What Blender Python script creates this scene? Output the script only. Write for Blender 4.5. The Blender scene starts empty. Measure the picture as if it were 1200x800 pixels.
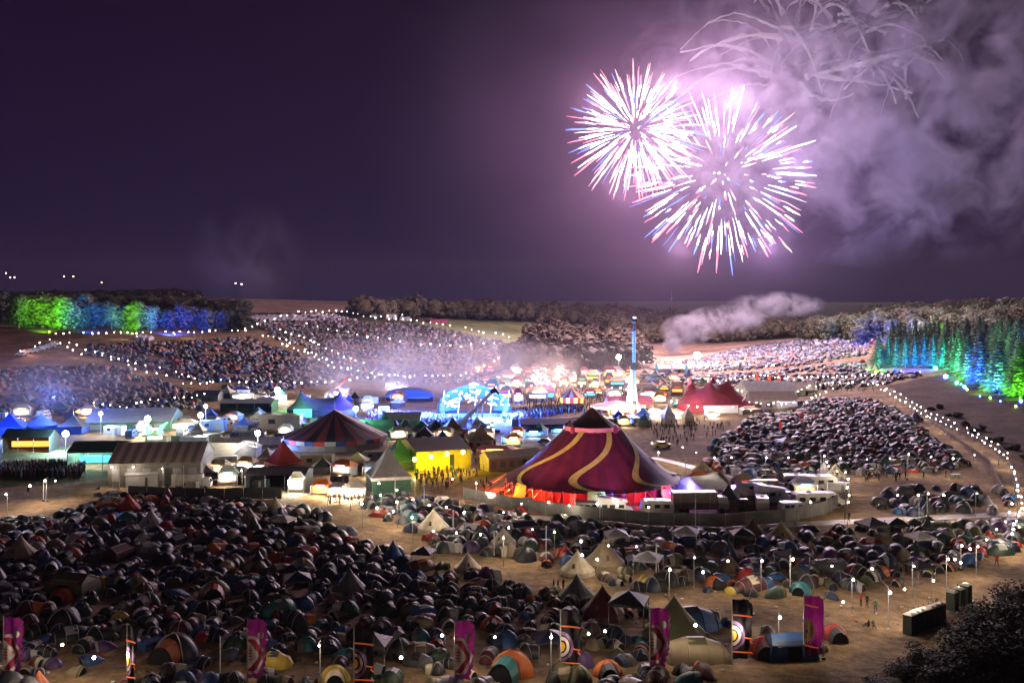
SUN_E = 0.62; FW_E = 3.3e5; HAZE = 0.00002; BULB = 26.0
import bpy, bmesh, math, random
import numpy as np
from mathutils import Vector, Matrix
random.seed(7); rng = np.random.default_rng(11)
PI = math.pi; R = math.radians
sc = bpy.context.scene
COL = sc.collection
F = 1167.0; CH = 38.0; HOR = 350.0          # focal length in photo pixels, camera height, horizon row

# ------------------------------------------------------------------ terrain
def _zz(Y, py): return CH - (py - HOR) / F * Y
TAB = {
 -500: [(250,0),(300,5),(400,11),(520,23),(700,27),(1500,35),(6000,30)],
 0:    [(250,0),(300,_zz(300,480)),(400,_zz(400,432)),(520,_zz(520,386)),(700,_zz(700,372)),(1500,_zz(1500,352)),(6000,_zz(6000,352))],
 150:  [(300,0),(360,_zz(360,462)),(430,_zz(430,430)),(520,_zz(520,392)),(560,_zz(560,386)),(700,_zz(700,374)),(1500,_zz(1500,352)),(6000,_zz(6000,352))],
 300:  [(330,0),(400,_zz(400,448)),(520,_zz(520,407)),(600,_zz(600,387)),(700,_zz(700,372)),(1100,_zz(1100,349)),(6000,_zz(6000,350))],
 400:  [(340,0),(420,_zz(420,448)),(560,_zz(560,404)),(640,_zz(640,384)),(720,_zz(720,367)),(1000,_zz(1000,357)),(6000,_zz(6000,353))],
 500:  [(380,0),(450,_zz(450,446)),(560,_zz(560,415)),(680,_zz(680,381)),(800,_zz(800,375)),(1000,_zz(1000,370)),(6000,_zz(6000,353))],
 600:  [(440,0),(500,_zz(500,437)),(620,_zz(620,403)),(820,_zz(820,378)),(1000,_zz(1000,371)),(6000,_zz(6000,353))],
 700:  [(440,0),(500,_zz(500,437)),(600,_zz(600,414)),(850,_zz(850,387)),(1100,_zz(1100,373)),(6000,_zz(6000,353))],
 780:  [(440,0),(520,_zz(520,433)),(620,_zz(620,419)),(800,_zz(800,403)),(1100,_zz(1100,382)),(6000,_zz(6000,353))],
 860:  [(420,0),(500,_zz(500,433)),(600,_zz(600,415)),(700,_zz(700,405)),(900,_zz(900,396)),(1300,_zz(1300,372)),(6000,_zz(6000,353))],
 950:  [(380,0),(440,_zz(440,447)),(520,_zz(520,421)),(640,_zz(640,399)),(700,_zz(700,397)),(1000,_zz(1000,385)),(6000,_zz(6000,354))],
 1050: [(340,0),(400,_zz(400,450)),(520,_zz(520,416)),(640,_zz(640,392)),(720,_zz(720,386)),(1200,_zz(1200,370)),(6000,_zz(6000,354))],
 1120: [(300,0),(400,_zz(400,447)),(500,_zz(500,416)),(640,_zz(640,388)),(900,_zz(900,380)),(6000,_zz(6000,356))],
 1200: [(230,0),(350,_zz(350,464)),(420,_zz(420,426)),(500,_zz(500,396)),(650,_zz(650,385)),(2000,_zz(2000,365)),(6000,_zz(6000,356))],
 1700: [(230,0),(350,8),(420,16),(500,24),(650,28),(2000,32),(6000,20)],
}
_cols = sorted(TAB); _Yg = np.concatenate([np.arange(0, 800, 10), np.arange(800, 6001, 50)]).astype(float)
_Z = np.array([np.interp(_Yg, [0]+[a[0] for a in TAB[c]], [0]+[a[1] for a in TAB[c]]) for c in _cols])
_k = np.ones(5)/5
for _i in range(len(_cols)):
    _Z[_i, 2:78] = np.convolve(_Z[_i, :80], _k, 'valid')
_fc = np.arange(-500, 1701, 20); _Zf = np.array([np.interp(_fc, _cols, _Z[:, j]) for j in range(_Z.shape[1])]).T
for _r in range(3):
    _Zf[1:-1] = (_Zf[:-2] + 2*_Zf[1:-1] + _Zf[2:]) / 4
def hgt(x, Y):
    x = np.asarray(x, float); Y = np.asarray(Y, float)
    Ys = np.maximum(Y, 30.0)
    px = np.clip(600 + F*x/Ys, -500, 1699.9)
    ci = (px + 500)/20; c0 = np.clip(ci.astype(int), 0, len(_fc)-2); ct = ci - c0
    Yc = np.clip(Y, 0, 5999)
    yi = np.where(Yc < 800, Yc/10, 80 + (Yc-800)/50); y0 = np.clip(yi.astype(int), 0, len(_Yg)-2); yt = yi - y0
    z = (_Zf[c0, y0]*(1-yt)+_Zf[c0, y0+1]*yt)*(1-ct) + (_Zf[c0+1, y0]*(1-yt)+_Zf[c0+1, y0+1]*yt)*ct
    near = np.clip(1 - Y/84.0, 0, 1.15)
    z = z + 34*near**1.35
    z = z + 0.10*np.sin(x*0.21+1)*np.sin(Y*0.17) + 0.05*np.sin(x*0.6+Y*0.43)
    return z
def gz(x, y): return float(hgt(np.array([x]), np.array([y]))[0])
_Ym = np.concatenate([np.arange(85, 400, 0.5), np.arange(400, 1400, 2.0), np.arange(1400, 5900, 20)])
def at(px, py, up=0.0):
    """the ground point (or the point `up` metres above the ground) seen at photo pixel px, py"""
    xs = (px-600)/F*_Ym
    z = hgt(xs, _Ym) + up
    row = HOR + (CH - z)*F/_Ym
    k = np.argmax(row <= py) if (row <= py).any() else len(_Ym)-1
    if k > 0 and row[k-1] != row[k]:
        t = min(1, max(0, (row[k-1]-py)/(row[k-1]-row[k])))
        Y = _Ym[k-1] + t*(_Ym[k]-_Ym[k-1])
    else: Y = _Ym[k]
    x = (px-600)/F*Y
    return Vector((x, Y, gz(x, Y)))
def proj(v):
    return 600 + F*v[0]/v[1], HOR + (CH - v[2])*F/v[1]
def sky_pt(px, py, Y): return Vector(((px-600)/F*Y, Y, CH - (py-HOR)/F*Y))
def mpp(Y): return Y/F

# ------------------------------------------------------------------ materials
def mat(name, col, rough=0.75, emit=None, es=0.0, var=0.0, vscale=1.5, metal=0.0, spec=0.4, bump=0.0, attr=None, trans=0.0, stripes=None, emit_nee=True):
    m = bpy.data.materials.new(name); m.use_nodes = True
    nt = m.node_tree; b = nt.nodes['Principled BSDF']; L = nt.links
    b.inputs['Base Color'].default_value = (*col, 1); b.inputs['Roughness'].default_value = rough
    b.inputs['Metallic'].default_value = metal; b.inputs['Specular IOR Level'].default_value = spec
    if emit is not None:
        b.inputs['Emission Color'].default_value = (*emit, 1); b.inputs['Emission Strength'].default_value = es
        if not emit_nee: m.cycles.emission_sampling = 'NONE'
    src = None
    if attr:
        a = nt.nodes.new('ShaderNodeAttribute'); a.attribute_name = attr; src = a.outputs['Color']
    if stripes:
        c2, n, axis = stripes      # angular stripes round the object's z axis, or straight ones
        tc = nt.nodes.new('ShaderNodeTexCoord'); sx = nt.nodes.new('ShaderNodeSeparateXYZ'); L.new(tc.outputs['Object'], sx.inputs[0])
        if axis == 'ang':
            at2 = nt.nodes.new('ShaderNodeMath'); at2.operation = 'ARCTAN2'; L.new(sx.outputs[1], at2.inputs[0]); L.new(sx.outputs[0], at2.inputs[1]); o = at2.outputs[0]
        else: o = sx.outputs[axis]
        mu = nt.nodes.new('ShaderNodeMath'); mu.operation = 'MULTIPLY'; L.new(o, mu.inputs[0]); mu.inputs[1].default_value = n
        si = nt.nodes.new('ShaderNodeMath'); si.operation = 'SINE'; L.new(mu.outputs[0], si.inputs[0])
        gt = nt.nodes.new('ShaderNodeMath'); gt.operation = 'GREATER_THAN'; L.new(si.outputs[0], gt.inputs[0]); gt.inputs[1].default_value = 0
        mx = nt.nodes.new('ShaderNodeMix'); mx.data_type = 'RGBA'; L.new(gt.outputs[0], mx.inputs[0])
        mx.inputs[6].default_value = (*col, 1); mx.inputs[7].default_value = (*c2, 1); src = mx.outputs[2]
    if var > 0 or bump > 0:
        tc = nt.nodes.new('ShaderNodeTexCoord'); n1 = nt.nodes.new('ShaderNodeTexNoise'); n1.inputs['Scale'].default_value = vscale; n1.inputs['Detail'].default_value = 4
        L.new(tc.outputs['Object'], n1.inputs['Vector'])
        if var > 0:
            mr = nt.nodes.new('ShaderNodeMapRange'); mr.inputs[1].default_value = 0.3; mr.inputs[2].default_value = 0.7; mr.inputs[3].default_value = 1-var; mr.inputs[4].default_value = 1+var
            L.new(n1.outputs['Fac'], mr.inputs[0])
            vm = nt.nodes.new('ShaderNodeVectorMath'); vm.operation = 'SCALE'
            if src is not None: L.new(src, vm.inputs[0])
            else: vm.inputs[0].default_value = col
            L.new(mr.outputs[0], vm.inputs['Scale']); src = vm.outputs[0]
        if bump > 0:
            bp = nt.nodes.new('ShaderNodeBump'); bp.inputs['Strength'].default_value = bump; bp.inputs['Distance'].default_value = 0.1
            L.new(n1.outputs['Fac'], bp.inputs['Height']); L.new(bp.outputs[0], b.inputs['Normal'])
    if src is not None: L.new(src, b.inputs['Base Color'])
    if trans > 0:
        tr = nt.nodes.new('ShaderNodeBsdfTranslucent'); ms = nt.nodes.new('ShaderNodeMixShader'); ms.inputs[0].default_value = trans
        if src is not None: L.new(src, tr.inputs['Color'])
        else: tr.inputs['Color'].default_value = (*col, 1)
        out = nt.nodes['Material Output']; L.new(b.outputs[0], ms.inputs[1]); L.new(tr.outputs[0], ms.inputs[2]); L.new(ms.outputs[0], out.inputs['Surface'])
    return m
_mc = {}
def M(key, *a, **k):
    if key not in _mc: _mc[key] = mat(key, *a, **k)
    return _mc[key]
def volmat(name, build):
    m = bpy.data.materials.new(name); m.use_nodes = True; nt = m.node_tree
    nt.nodes.remove(nt.nodes['Principled BSDF'])
    v = nt.nodes.new('ShaderNodeVolumePrincipled'); nt.links.new(v.outputs[0], nt.nodes['Material Output'].inputs['Volume'])
    build(nt, v); return m

# ------------------------------------------------------------------ mesh builder
class MB:
    def __init__(s): s.v = []; s.f = []; s.m = []; s.sm = False
    def add(s, vs, fs, mi=0):
        o = len(s.v); s.v += [tuple(p) for p in vs]; s.f += [tuple(i+o for i in f) for f in fs]; s.m += [mi]*len(fs); return s
    def box(s, c, d, mi=0, rz=0, taper=1.0):
        cx, cy, cz = c; hx, hy, hz = d[0]/2, d[1]/2, d[2]/2; ca, sa = math.cos(rz), math.sin(rz); vs = []
        for z, t in ((-hz, 1), (hz, taper)):
            for x, y in ((-hx,-hy),(hx,-hy),(hx,hy),(-hx,hy)):
                vs.append((cx+(x*ca-y*sa)*t, cy+(x*sa+y*ca)*t, cz+z))
        return s.add(vs, [(3,2,1,0),(4,5,6,7),(0,1,5,4),(1,2,6,5),(2,3,7,6),(3,0,4,7)], mi)
    def tube(s, pts, r, n=6, mi=0, cap=True):
        pts = [Vector(p) for p in pts]; rr = r if isinstance(r, (list, tuple)) else [r]*len(pts); vs = []
        for i, p in enumerate(pts):
            d = (pts[min(i+1, len(pts)-1)] - pts[max(i-1, 0)]).normalized()
            u = d.cross(Vector((0,0,1)));
            if u.length < 1e-3: u = Vector((1,0,0))
            u.normalize(); w = d.cross(u)
            for k in range(n):
                a = 2*PI*k/n; vs.append(p + (u*math.cos(a) + w*math.sin(a))*rr[i])
        fs = [(i*n+k, i*n+(k+1) % n, (i+1)*n+(k+1) % n, (i+1)*n+k) for i in range(len(pts)-1) for k in range(n)]
        if cap: fs += [tuple(range(n-1, -1, -1)), tuple((len(pts)-1)*n+k for k in range(n))]
        return s.add(vs, fs, mi)
    def lathe(s, prof, n=16, c=(0,0,0), mi=0, sx=1, sy=1, a0=0.0, close=True, lobe=None):
        vs = []; m = n if close else n+1
        for r_, z in prof:
            for k in range(m):
                a = a0 + 2*PI*k/n; q = r_*(lobe(a, z) if lobe else 1)
                vs.append((c[0]+q*math.cos(a)*sx, c[1]+q*math.sin(a)*sy, c[2]+z))
        fs = [(i*m+k, i*m+(k+1) % m, (i+1)*m+(k+1) % m, (i+1)*m+k) for i in range(len(prof)-1) for k in range(n)]
        return s.add(vs, fs, mi)
    def sphere(s, c, r, n=8, mi=0, sz=1.0):
        m = max(4, n//2); prof = [(r*math.sin(PI*i/m)+1e-4, -r*sz*math.cos(PI*i/m)) for i in range(m+1)]
        return s.lathe(prof, n, c, mi)
    def build(s, name, mats, parent=None, loc=None, smooth=False):
        me = bpy.data.meshes.new(name); me.from_pydata(s.v, [], s.f)
        for m_ in (mats if isinstance(mats, (list, tuple)) else [mats]): me.materials.append(m_)
        if any(s.m): me.polygons.foreach_set('material_index', s.m)
        if smooth: me.polygons.foreach_set('use_smooth', [True]*len(me.polygons))
        me.update(); o = bpy.data.objects.new(name, me); COL.objects.link(o)
        if parent is not None: o.parent = parent
        if loc is not None: o.location = loc
        return o
def tag(o, label=None, cat=None, group=None, kind=None):
    if label: o['label'] = label
    if cat: o['category'] = cat
    if group: o['group'] = group
    if kind: o['kind'] = kind
    return o
def empty(name, loc, rz=0, label=None, cat=None, group=None, sc_=1.0):
    o = bpy.data.objects.new(name, None); COL.objects.link(o); o.location = loc; o.rotation_euler = (0, 0, rz); o.scale = (sc_,)*3
    o.empty_display_size = 0.2
    return tag(o, label, cat, group)
_kids = {}
def kids(o):
    return o.children
def copy_tree(o, parent=None):
    c = o.copy(); COL.objects.link(c); c.parent = parent
    for ch in list(o.children): copy_tree(ch, c)
    return c
AUTO = []      # (object, phrase, category, group): labelled by colour and neighbour at the end
def auto(o, phrase, cat, group): AUTO.append((o, phrase, cat, group)); return o

# many copies of small templates merged in one mesh (used for what nobody could count)
def swarm(name, temps, items, material, kind='stuff', label=None, cat=None, parent=None, smooth=False):
    """temps: list of (verts Nx3, faces, facecolour or None=tint); items: (ti, x,y,z, rz, sx,sy,sz, tint)"""
    V = []; LV = []; LT = []; C = []; off = 0
    for t, (tv, tf, tc) in enumerate(temps):
        its = [i for i in items if i[0] == t]
        if not its: continue
        n = len(its); A = np.array([i[1:8] for i in its], float); T = np.array([i[8] for i in its], float)
        tv = np.asarray(tv, float); ca, sa = np.cos(A[:,3])[:,None], np.sin(A[:,3])[:,None]
        X = tv[None,:,0]*A[:,4:5]; Yv = tv[None,:,1]*A[:,5:6]; Zv = tv[None,:,2]*A[:,6:7]
        P = np.stack([X*ca-Yv*sa+A[:,0:1], X*sa+Yv*ca+A[:,1:2], Zv+A[:,2:3]], -1).reshape(-1,3); V.append(P)
        lt = np.array([len(f) for f in tf]); lv = np.concatenate([np.array(f) for f in tf])
        LV.append((lv[None,:] + (np.arange(n)*len(tv))[:,None]).ravel() + off); LT.append(np.tile(lt, n)); off += n*len(tv)
        fc = np.ones((n, len(tf), 4)); fc[:,:,:3] = T[:,None,:]
        if tc is not None:
            tc = np.asarray(tc, float); fc[:,:,:3] = fc[:,:,:3]*tc[None,:,:3] + tc[None,:,3:4]
        C.append(fc.reshape(-1,4))
    V = np.concatenate(V); LV = np.concatenate(LV); LT = np.concatenate(LT); C = np.concatenate(C)
    me = bpy.data.meshes.new(name); me.vertices.add(len(V)); me.vertices.foreach_set('co', V.ravel())
    me.loops.add(len(LV)); me.loops.foreach_set('vertex_index', LV)
    me.polygons.add(len(LT)); me.polygons.foreach_set('loop_start', np.concatenate([[0], np.cumsum(LT)[:-1]])); me.polygons.foreach_set('loop_total', LT)
    if smooth: me.polygons.foreach_set('use_smooth', np.ones(len(LT), bool))
    me.update(calc_edges=True); a = me.attributes.new('tint', 'FLOAT_COLOR', 'FACE'); a.data.foreach_set('color', C.ravel().astype(np.float32))
    me.materials.append(material)
    o = bpy.data.objects.new(name, me); COL.objects.link(o)
    if parent: o.parent = parent
    return tag(o, label, cat, None, kind)
def inpoly(x, y, poly):
    x = np.asarray(x); y = np.asarray(y); c = np.zeros(x.shape, bool); j = len(poly)-1
    for i in range(len(poly)):
        xi, yi = poly[i]; xj, yj = poly[j]
        c ^= ((yi > y) != (yj > y)) & (x < (xj-xi)*(y-yi)/((yj-yi) or 1e-9)+xi); j = i
    return c
def scatter(poly, step, jit=0.4, ymin=90, ymax=1000):
    """world points on a jittered grid inside an area given by photo landmarks"""
    ws = [at(px, py) for px, py in poly]; wp = [(w.x, w.y) for w in ws]
    # densify the outline so that it follows the terrain
    dp = []
    for (a, b), (c, d) in zip(poly, poly[1:]+poly[:1]):
        for t in np.linspace(0, 1, 6)[:-1]:
            w = at(a+(c-a)*t, b+(d-b)*t); dp.append((w.x, w.y))
    xs = [p[0] for p in dp]; ys = [p[1] for p in dp]
    gx, gy = np.meshgrid(np.arange(min(xs), max(xs), step), np.arange(min(ys), max(ys), step))
    gx = gx + rng.uniform(-jit, jit, gx.shape)*step; gy = gy + rng.uniform(-jit, jit, gy.shape)*step
    k = inpoly(gx, gy, dp); gx, gy = gx[k], gy[k]
    return np.stack([gx, gy, hgt(gx, gy)], -1)
# ------------------------------------------------------------------ camera, world, fireworks, air
cam = bpy.data.objects.new('camera', bpy.data.cameras.new('camera')); COL.objects.link(cam); sc.camera = cam
cam.location = (0, 0, CH); cam.rotation_euler = (PI/2, 0, 0)
cam.data.lens = F/1200*36; cam.data.sensor_width = 36; cam.data.shift_y = -50/1200; cam.data.clip_end = 20000; cam.data.clip_start = 0.5
sc.view_settings.view_transform = 'Standard'; sc.view_settings.look = 'None'; sc.view_settings.gamma = 1; sc.view_settings.exposure = 0.58
cy = sc.cycles
cy.use_denoising = True; cy.max_bounces = 3; cy.diffuse_bounces = 1; cy.glossy_bounces = 1; cy.transmission_bounces = 2; cy.volume_bounces = 0; cy.transparent_max_bounces = 6
cy.volume_step_rate = 1.0; cy.volume_max_steps = 96; cy.sample_clamp_indirect = 2.0; cy.use_light_tree = True; cy.caustics_reflective = False; cy.caustics_refractive = False
cy.use_adaptive_sampling = True; cy.adaptive_threshold = 0.035
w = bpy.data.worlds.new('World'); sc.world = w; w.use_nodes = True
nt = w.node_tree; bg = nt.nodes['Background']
tc = nt.nodes.new('ShaderNodeTexCoord'); sx = nt.nodes.new('ShaderNodeSeparateXYZ'); nt.links.new(tc.outputs['Generated'], sx.inputs[0])
cr = nt.nodes.new('ShaderNodeValToRGB'); nt.links.new(sx.outputs[2], cr.inputs[0])
e = cr.color_ramp.elements; e[0].position = 0.0; e[0].color = (0.0088, 0.0042, 0.021, 1); e[1].position = 0.40; e[1].color = (0.0042, 0.0014, 0.0070, 1)
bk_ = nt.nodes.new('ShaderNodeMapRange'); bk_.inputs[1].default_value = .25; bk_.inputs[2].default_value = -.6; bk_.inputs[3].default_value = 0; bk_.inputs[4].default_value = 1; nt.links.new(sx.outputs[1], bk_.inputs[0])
mxw = nt.nodes.new('ShaderNodeMix'); mxw.data_type = 'RGBA'; nt.links.new(bk_.outputs[0], mxw.inputs[0]); nt.links.new(cr.outputs[0], mxw.inputs[6]); mxw.inputs[7].default_value = (.028, .019, .022, 1)   # brighter sky behind the viewer, added as front fill
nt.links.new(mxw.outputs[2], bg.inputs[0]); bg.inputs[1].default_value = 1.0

def lamp(name, kind, loc, col, power, radius=0.3, target=None, spot=None, blend=0.5, size=None):
    d = bpy.data.lights.new(name, kind); d.energy = power; d.color = col
    if kind in ('POINT', 'SPOT'): d.shadow_soft_size = radius
    if kind == 'AREA': d.size = size or 1
    if kind == 'SPOT': d.spot_size = spot; d.spot_blend = blend
    o = bpy.data.objects.new(name, d); COL.objects.link(o); o.location = loc
    if target is not None: o.rotation_euler = (Vector(target)-Vector(loc)).to_track_quat('-Z', 'Y').to_euler()
    return o
# the light of the shells bursting high over the far slope, grazing the camp from behind
sun = bpy.data.lights.new('firework_glare', 'SUN'); sun.energy = SUN_E; sun.angle = R(4); sun.color = (1.0, 0.74, 0.80)
so = bpy.data.objects.new('firework_glare', sun); COL.objects.link(so)
_az, _el = R(20), R(19)
so.rotation_euler = (-Vector((math.sin(_az)*math.cos(_el), math.cos(_az)*math.cos(_el), math.sin(_el)))).to_track_quat('-Z', 'Y').to_euler()

FY = 570.0
def burst(px, py, rpx, n, r0, r1, seed, label, thick, squash=1.0):
    rd = random.Random(seed); c = sky_pt(px, py, FY); Rm = rpx*mpp(FY)
    root = empty('firework_burst', c, 0, label, 'firework')
    mats = [M('star_white', (0,0,0), spec=0, emit=(0.94, 0.97, 1.0), es=4.2, emit_nee=False), M('star_rose', (0,0,0), spec=0, emit=(1.0, 0.22, 0.30), es=2.2, emit_nee=False),
            M('star_blue', (0,0,0), spec=0, emit=(0.16, 0.28, 1.0), es=2.0, emit_nee=False), M('star_pink', (0,0,0), spec=0, emit=(1.0, 0.55, 0.62), es=1.7, emit_nee=False)]
    rest = MB()
    ga = PI*(3-math.sqrt(5))
    for i in range(n):
        z = 1-2*(i+.5)/n; rr = math.sqrt(1-z*z); a = ga*i + rd.uniform(-.12, .12)
        d = Vector((rr*math.cos(a), rr*math.sin(a)*squash, z)) + Vector([rd.uniform(-.07, .07) for _ in range(3)]); d.normalize()
        e0 = Rm*(r0 + rd.uniform(-.22, .22)); e1 = Rm*(r1 + rd.uniform(-.22, .06))
        if e1-e0 < Rm*.1: e0 = e1-Rm*.1
        pts = []; wob = Vector([rd.uniform(-.25, .25) for _ in range(3)])
        for t in (0, .15, .33, .5, .67, .85, 1):
            q = e0+(e1-e0)*t; pts.append(d*q + Vector((0, 0, -.06*q*q/Rm)) + wob*math.sin(t*9))
        k = rd.random()
        # a star burns white in the middle of its flight and coloured at its ends
        th = thick*rd.uniform(.55, 1.25); prof = [.15, .5, .85, 1.05, 1.05, .8, .25]
        def put(mb):
            if k < .14: mb.tube(pts, [th*.5*p for p in prof], 5, 2)
            elif k < .78:
                mb.tube(pts[:4], [th*p for p in prof[:4]], 5, 0); mb.tube(pts[3:], [th*p for p in prof[3:]], 5, rd.choice((1, 2, 3, 1)))
            elif k < .90: mb.tube(pts[:3], [th*p for p in prof[:3]], 5, 1); mb.tube(pts[2:], [th*p for p in prof[2:]], 5, 3)
            else: mb.tube(pts, [th*p for p in prof], 5, 0)
        if i % max(1, int(n/100)) == 0 and i//max(1, int(n/100)) < 100: m_ = MB(); put(m_); m_.build('streak', mats, root)
        else: put(rest)
    if rest.f: o = rest.build('sparks', mats, root); o['kind'] = 'stuff'
    return root
burst(745, 152, 85, 230, .40, 1.0, 3, 'dense white and rose firework burst, the left one of the two', .37)
burst(846, 206, 113, 240, .64, .98, 5, 'wider looser red, white and blue firework burst, the lower right one', .40)
for _x, _y, _d, _c in ((700,120,-25,(1,.62,.74)),(735,215,-15,(1,.6,.72)),(790,100,10,(1,.66,.78)),(775,170,-30,(1,.72,.84)),(860,110,20,(.95,.72,.9)),(930,190,-10,(.85,.72,1)),(900,285,5,(.9,.7,1)),(1010,70,10,(.8,.72,1)),(1060,190,0,(.6,.62,1)),(800,290,-20,(1,.66,.82))):
    lamp('firework_and_smoke_light', 'POINT', sky_pt(_x, _y, FY+_d), _c, FW_E*(1.0 if _x < 950 else .35), 4.0)  # the weaker bluish lamps on the right are added to light the smoke

# air: one closed even box round the camp and the camera, its top just above the bursts
hz = MB().box((0, 2900, 118), (6600, 6300, 262))
def _hz(nt, v): v.inputs['Color'].default_value = (.92, .88, 1.0, 1); v.inputs['Density'].default_value = HAZE; v.inputs['Anisotropy'].default_value = .35
o = hz.build('haze', volmat('haze_air', _hz)); o['kind'] = 'stuff'

def smoke_box(name, c, rad, dens, nscale, label, col=(.9,.86,.95), thr=.5, gain=3.0, aniso=0.2, detail=5, step=None, core=.9):
    mb = MB().sphere((0,0,0), 1.0, 16); o = mb.build(name, None or M('x_tmp', (1,1,1))); o.data.materials.clear()
    o.location = c; o.scale = rad
    def bld(nt, v):
        L = nt.links; v.inputs['Color'].default_value = (*col, 1); v.inputs['Anisotropy'].default_value = aniso
        tc = nt.nodes.new('ShaderNodeTexCoord'); geo = nt.nodes.new('ShaderNodeNewGeometry')
        wn = nt.nodes.new('ShaderNodeTexNoise'); wn.inputs['Scale'].default_value = nscale; wn.inputs['Detail'].default_value = detail; wn.inputs['Roughness'].default_value = .62; wn.inputs['Distortion'].default_value = .6
        L.new(geo.outputs['Position'], wn.inputs['Vector'])
        ln = nt.nodes.new('ShaderNodeVectorMath'); ln.operation = 'LENGTH'; L.new(tc.outputs['Object'], ln.inputs[0])
        m1 = nt.nodes.new('ShaderNodeMapRange'); m1.inputs[1].default_value = 1.0; m1.inputs[2].default_value = .25; m1.inputs[3].default_value = 0; m1.inputs[4].default_value = core; L.new(ln.outputs['Value'], m1.inputs[0])
        m2 = nt.nodes.new('ShaderNodeMapRange'); m2.inputs[1].default_value = thr; m2.inputs[2].default_value = thr+1/gain; m2.inputs[3].default_value = 0; m2.inputs[4].default_value = 1; L.new(wn.outputs['Fac'], m2.inputs[0])
        mu = nt.nodes.new('ShaderNodeMath'); mu.operation = 'MULTIPLY'; L.new(m1.outputs[0], mu.inputs[0]); L.new(m2.outputs[0], mu.inputs[1])
        m3 = nt.nodes.new('ShaderNodeMath'); m3.operation = 'MULTIPLY'; L.new(mu.outputs[0], m3.inputs[0]); m3.inputs[1].default_value = dens
        L.new(m3.outputs[0], v.inputs['Density'])
    o.data.materials.append(volmat(name, bld)); tag(o, label, 'smoke', None, 'stuff')
    return o
def rad(px, py, Y, d): return (px*mpp(Y), d, py*mpp(Y))
smoke_box('smoke_glow', sky_pt(770, 165, 600), rad(360, 270, 600, 130), .00095, .012, 'thin violet smoke veil glowing round the fireworks', col=(.80,.56,.90), thr=.1, gain=1.4, detail=2, core=1.0, aniso=.1)
smoke_box('smoke_cloud', sky_pt(1050, 105, 690), rad(345, 215, 690, 75), .095, .030, 'broad torn bank of smoke drifting right of the fireworks', thr=.49, gain=4.2, detail=7, col=(.80,.70,.95), core=1.0)
smoke_box('smoke_puff', sky_pt(905, 110, 660), rad(160, 105, 660, 45), .12, .070, 'dense curdled smoke hanging just right of the bursts', thr=.50, gain=5.0, col=(.92,.80,.95))
smoke_box('smoke_puff', sky_pt(842, 205, 650), rad(85, 80, 650, 38), .035, .08, 'grey smoke puffs inside the right firework burst', thr=.50, gain=5.0)
smoke_box('smoke_plume', sky_pt(788, 402, 620), rad(13, 17, 620, 6), .55, .11, 'white foot of the smoke plume rising from the launch field', thr=.36, gain=4, col=(.97,.90,.95))
smoke_box('smoke_plume', sky_pt(806, 386, 625), rad(34, 20, 625, 11), .42, .10, 'pink white smoke plume drifting off the launch field', thr=.44, gain=5, col=(.97,.88,.93))
smoke_box('smoke_plume', sky_pt(850, 374, 635), rad(52, 18, 635, 14), .30, .09, 'middle of the smoke plume leaning to the right', thr=.45, gain=5, col=(.97,.88,.93))
smoke_box('smoke_plume', sky_pt(908, 357, 645), rad(66, 17, 645, 16), .20, .085, 'pale tail of the pink smoke plume stretched to the right', thr=.46, gain=5, col=(.97,.88,.93))
smoke_box('smoke_wisp', sky_pt(290, 300, 620), rad(75, 70, 620, 30), .010, .03, 'faint thin smoke wisp over the left wood', thr=.42, gain=3)
# curling trails above
def trails():
    rd = random.Random(4); mb = MB()
    c = sky_pt(925, 62, 655); k = mpp(655)
    arcs = [((905,75),(860,40),(798,62)),((900,90),(850,60),(790,92)),((905,60),(885,18),(840,25)),((930,55),(900,15),(880,-20)),((940,50),(985,15),(1010,30)),
            ((950,60),(1000,40),(1040,75)),((960,75),(1010,60),(1035,100)),((930,85),(885,60),(850,75)),((945,90),(990,80),(1060,60)),((935,40),(930,0),(960,-30)),
            ((950,45),(1010,0),(1020,20)),((900,100),(860,95),(830,120)),((960,90),(1030,95),(1070,110)),((990,40),(1050,20),(1110,-10)),((915,50),(915,10),(890,-10)),((935,95),(960,130),(1000,110)),
            ((925,45),(905,25),(860,15)),((970,50),(1005,15),(1060,12)),((1000,70),(1050,50),(1090,75))]
    for _ in range(44):
        t = rd.uniform(0, 2*PI); cx_, cy_ = rd.uniform(890, 1090), rd.uniform(15, 95); L_ = rd.uniform(45, 120); ex, ey = cx_+L_*math.cos(t), cy_+L_*.55*math.sin(t)
        arcs.append(((cx_, cy_), ((cx_+ex)/2, (cy_+ey)/2-rd.uniform(18, 45)), (ex, ey+rd.uniform(5, 25))))
    for a, b, d in arcs:
        pts = []; rr = []; wk = rd.uniform(.6, 1.5)
        for i in range(15):
            t = i/14; x = (1-t)**2*a[0]+2*t*(1-t)*b[0]+t*t*d[0]; y = (1-t)**2*a[1]+2*t*(1-t)*b[1]+t*t*d[1]
            p = sky_pt(x+rd.uniform(-1.2,1.2), y+rd.uniform(-1.2,1.2), 655+rd.uniform(-2,2)+(a[0] % 7)*4); pts.append(p-c); rr.append(wk*k*(.7+1.2*rd.random())*(1.8-1.1*t))
        mb.tube(pts, rr, 6)
    def bld(nt, v):
        v.inputs['Color'].default_value = (.98,.93,1,1); v.inputs['Density'].default_value = 1.6
    o = mb.build('smoke_trails', volmat('trail_smoke', bld), loc=c); tag(o, 'pale curling smoke trails arching over the top of the sky', 'smoke', None, 'stuff')
trails()
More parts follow.
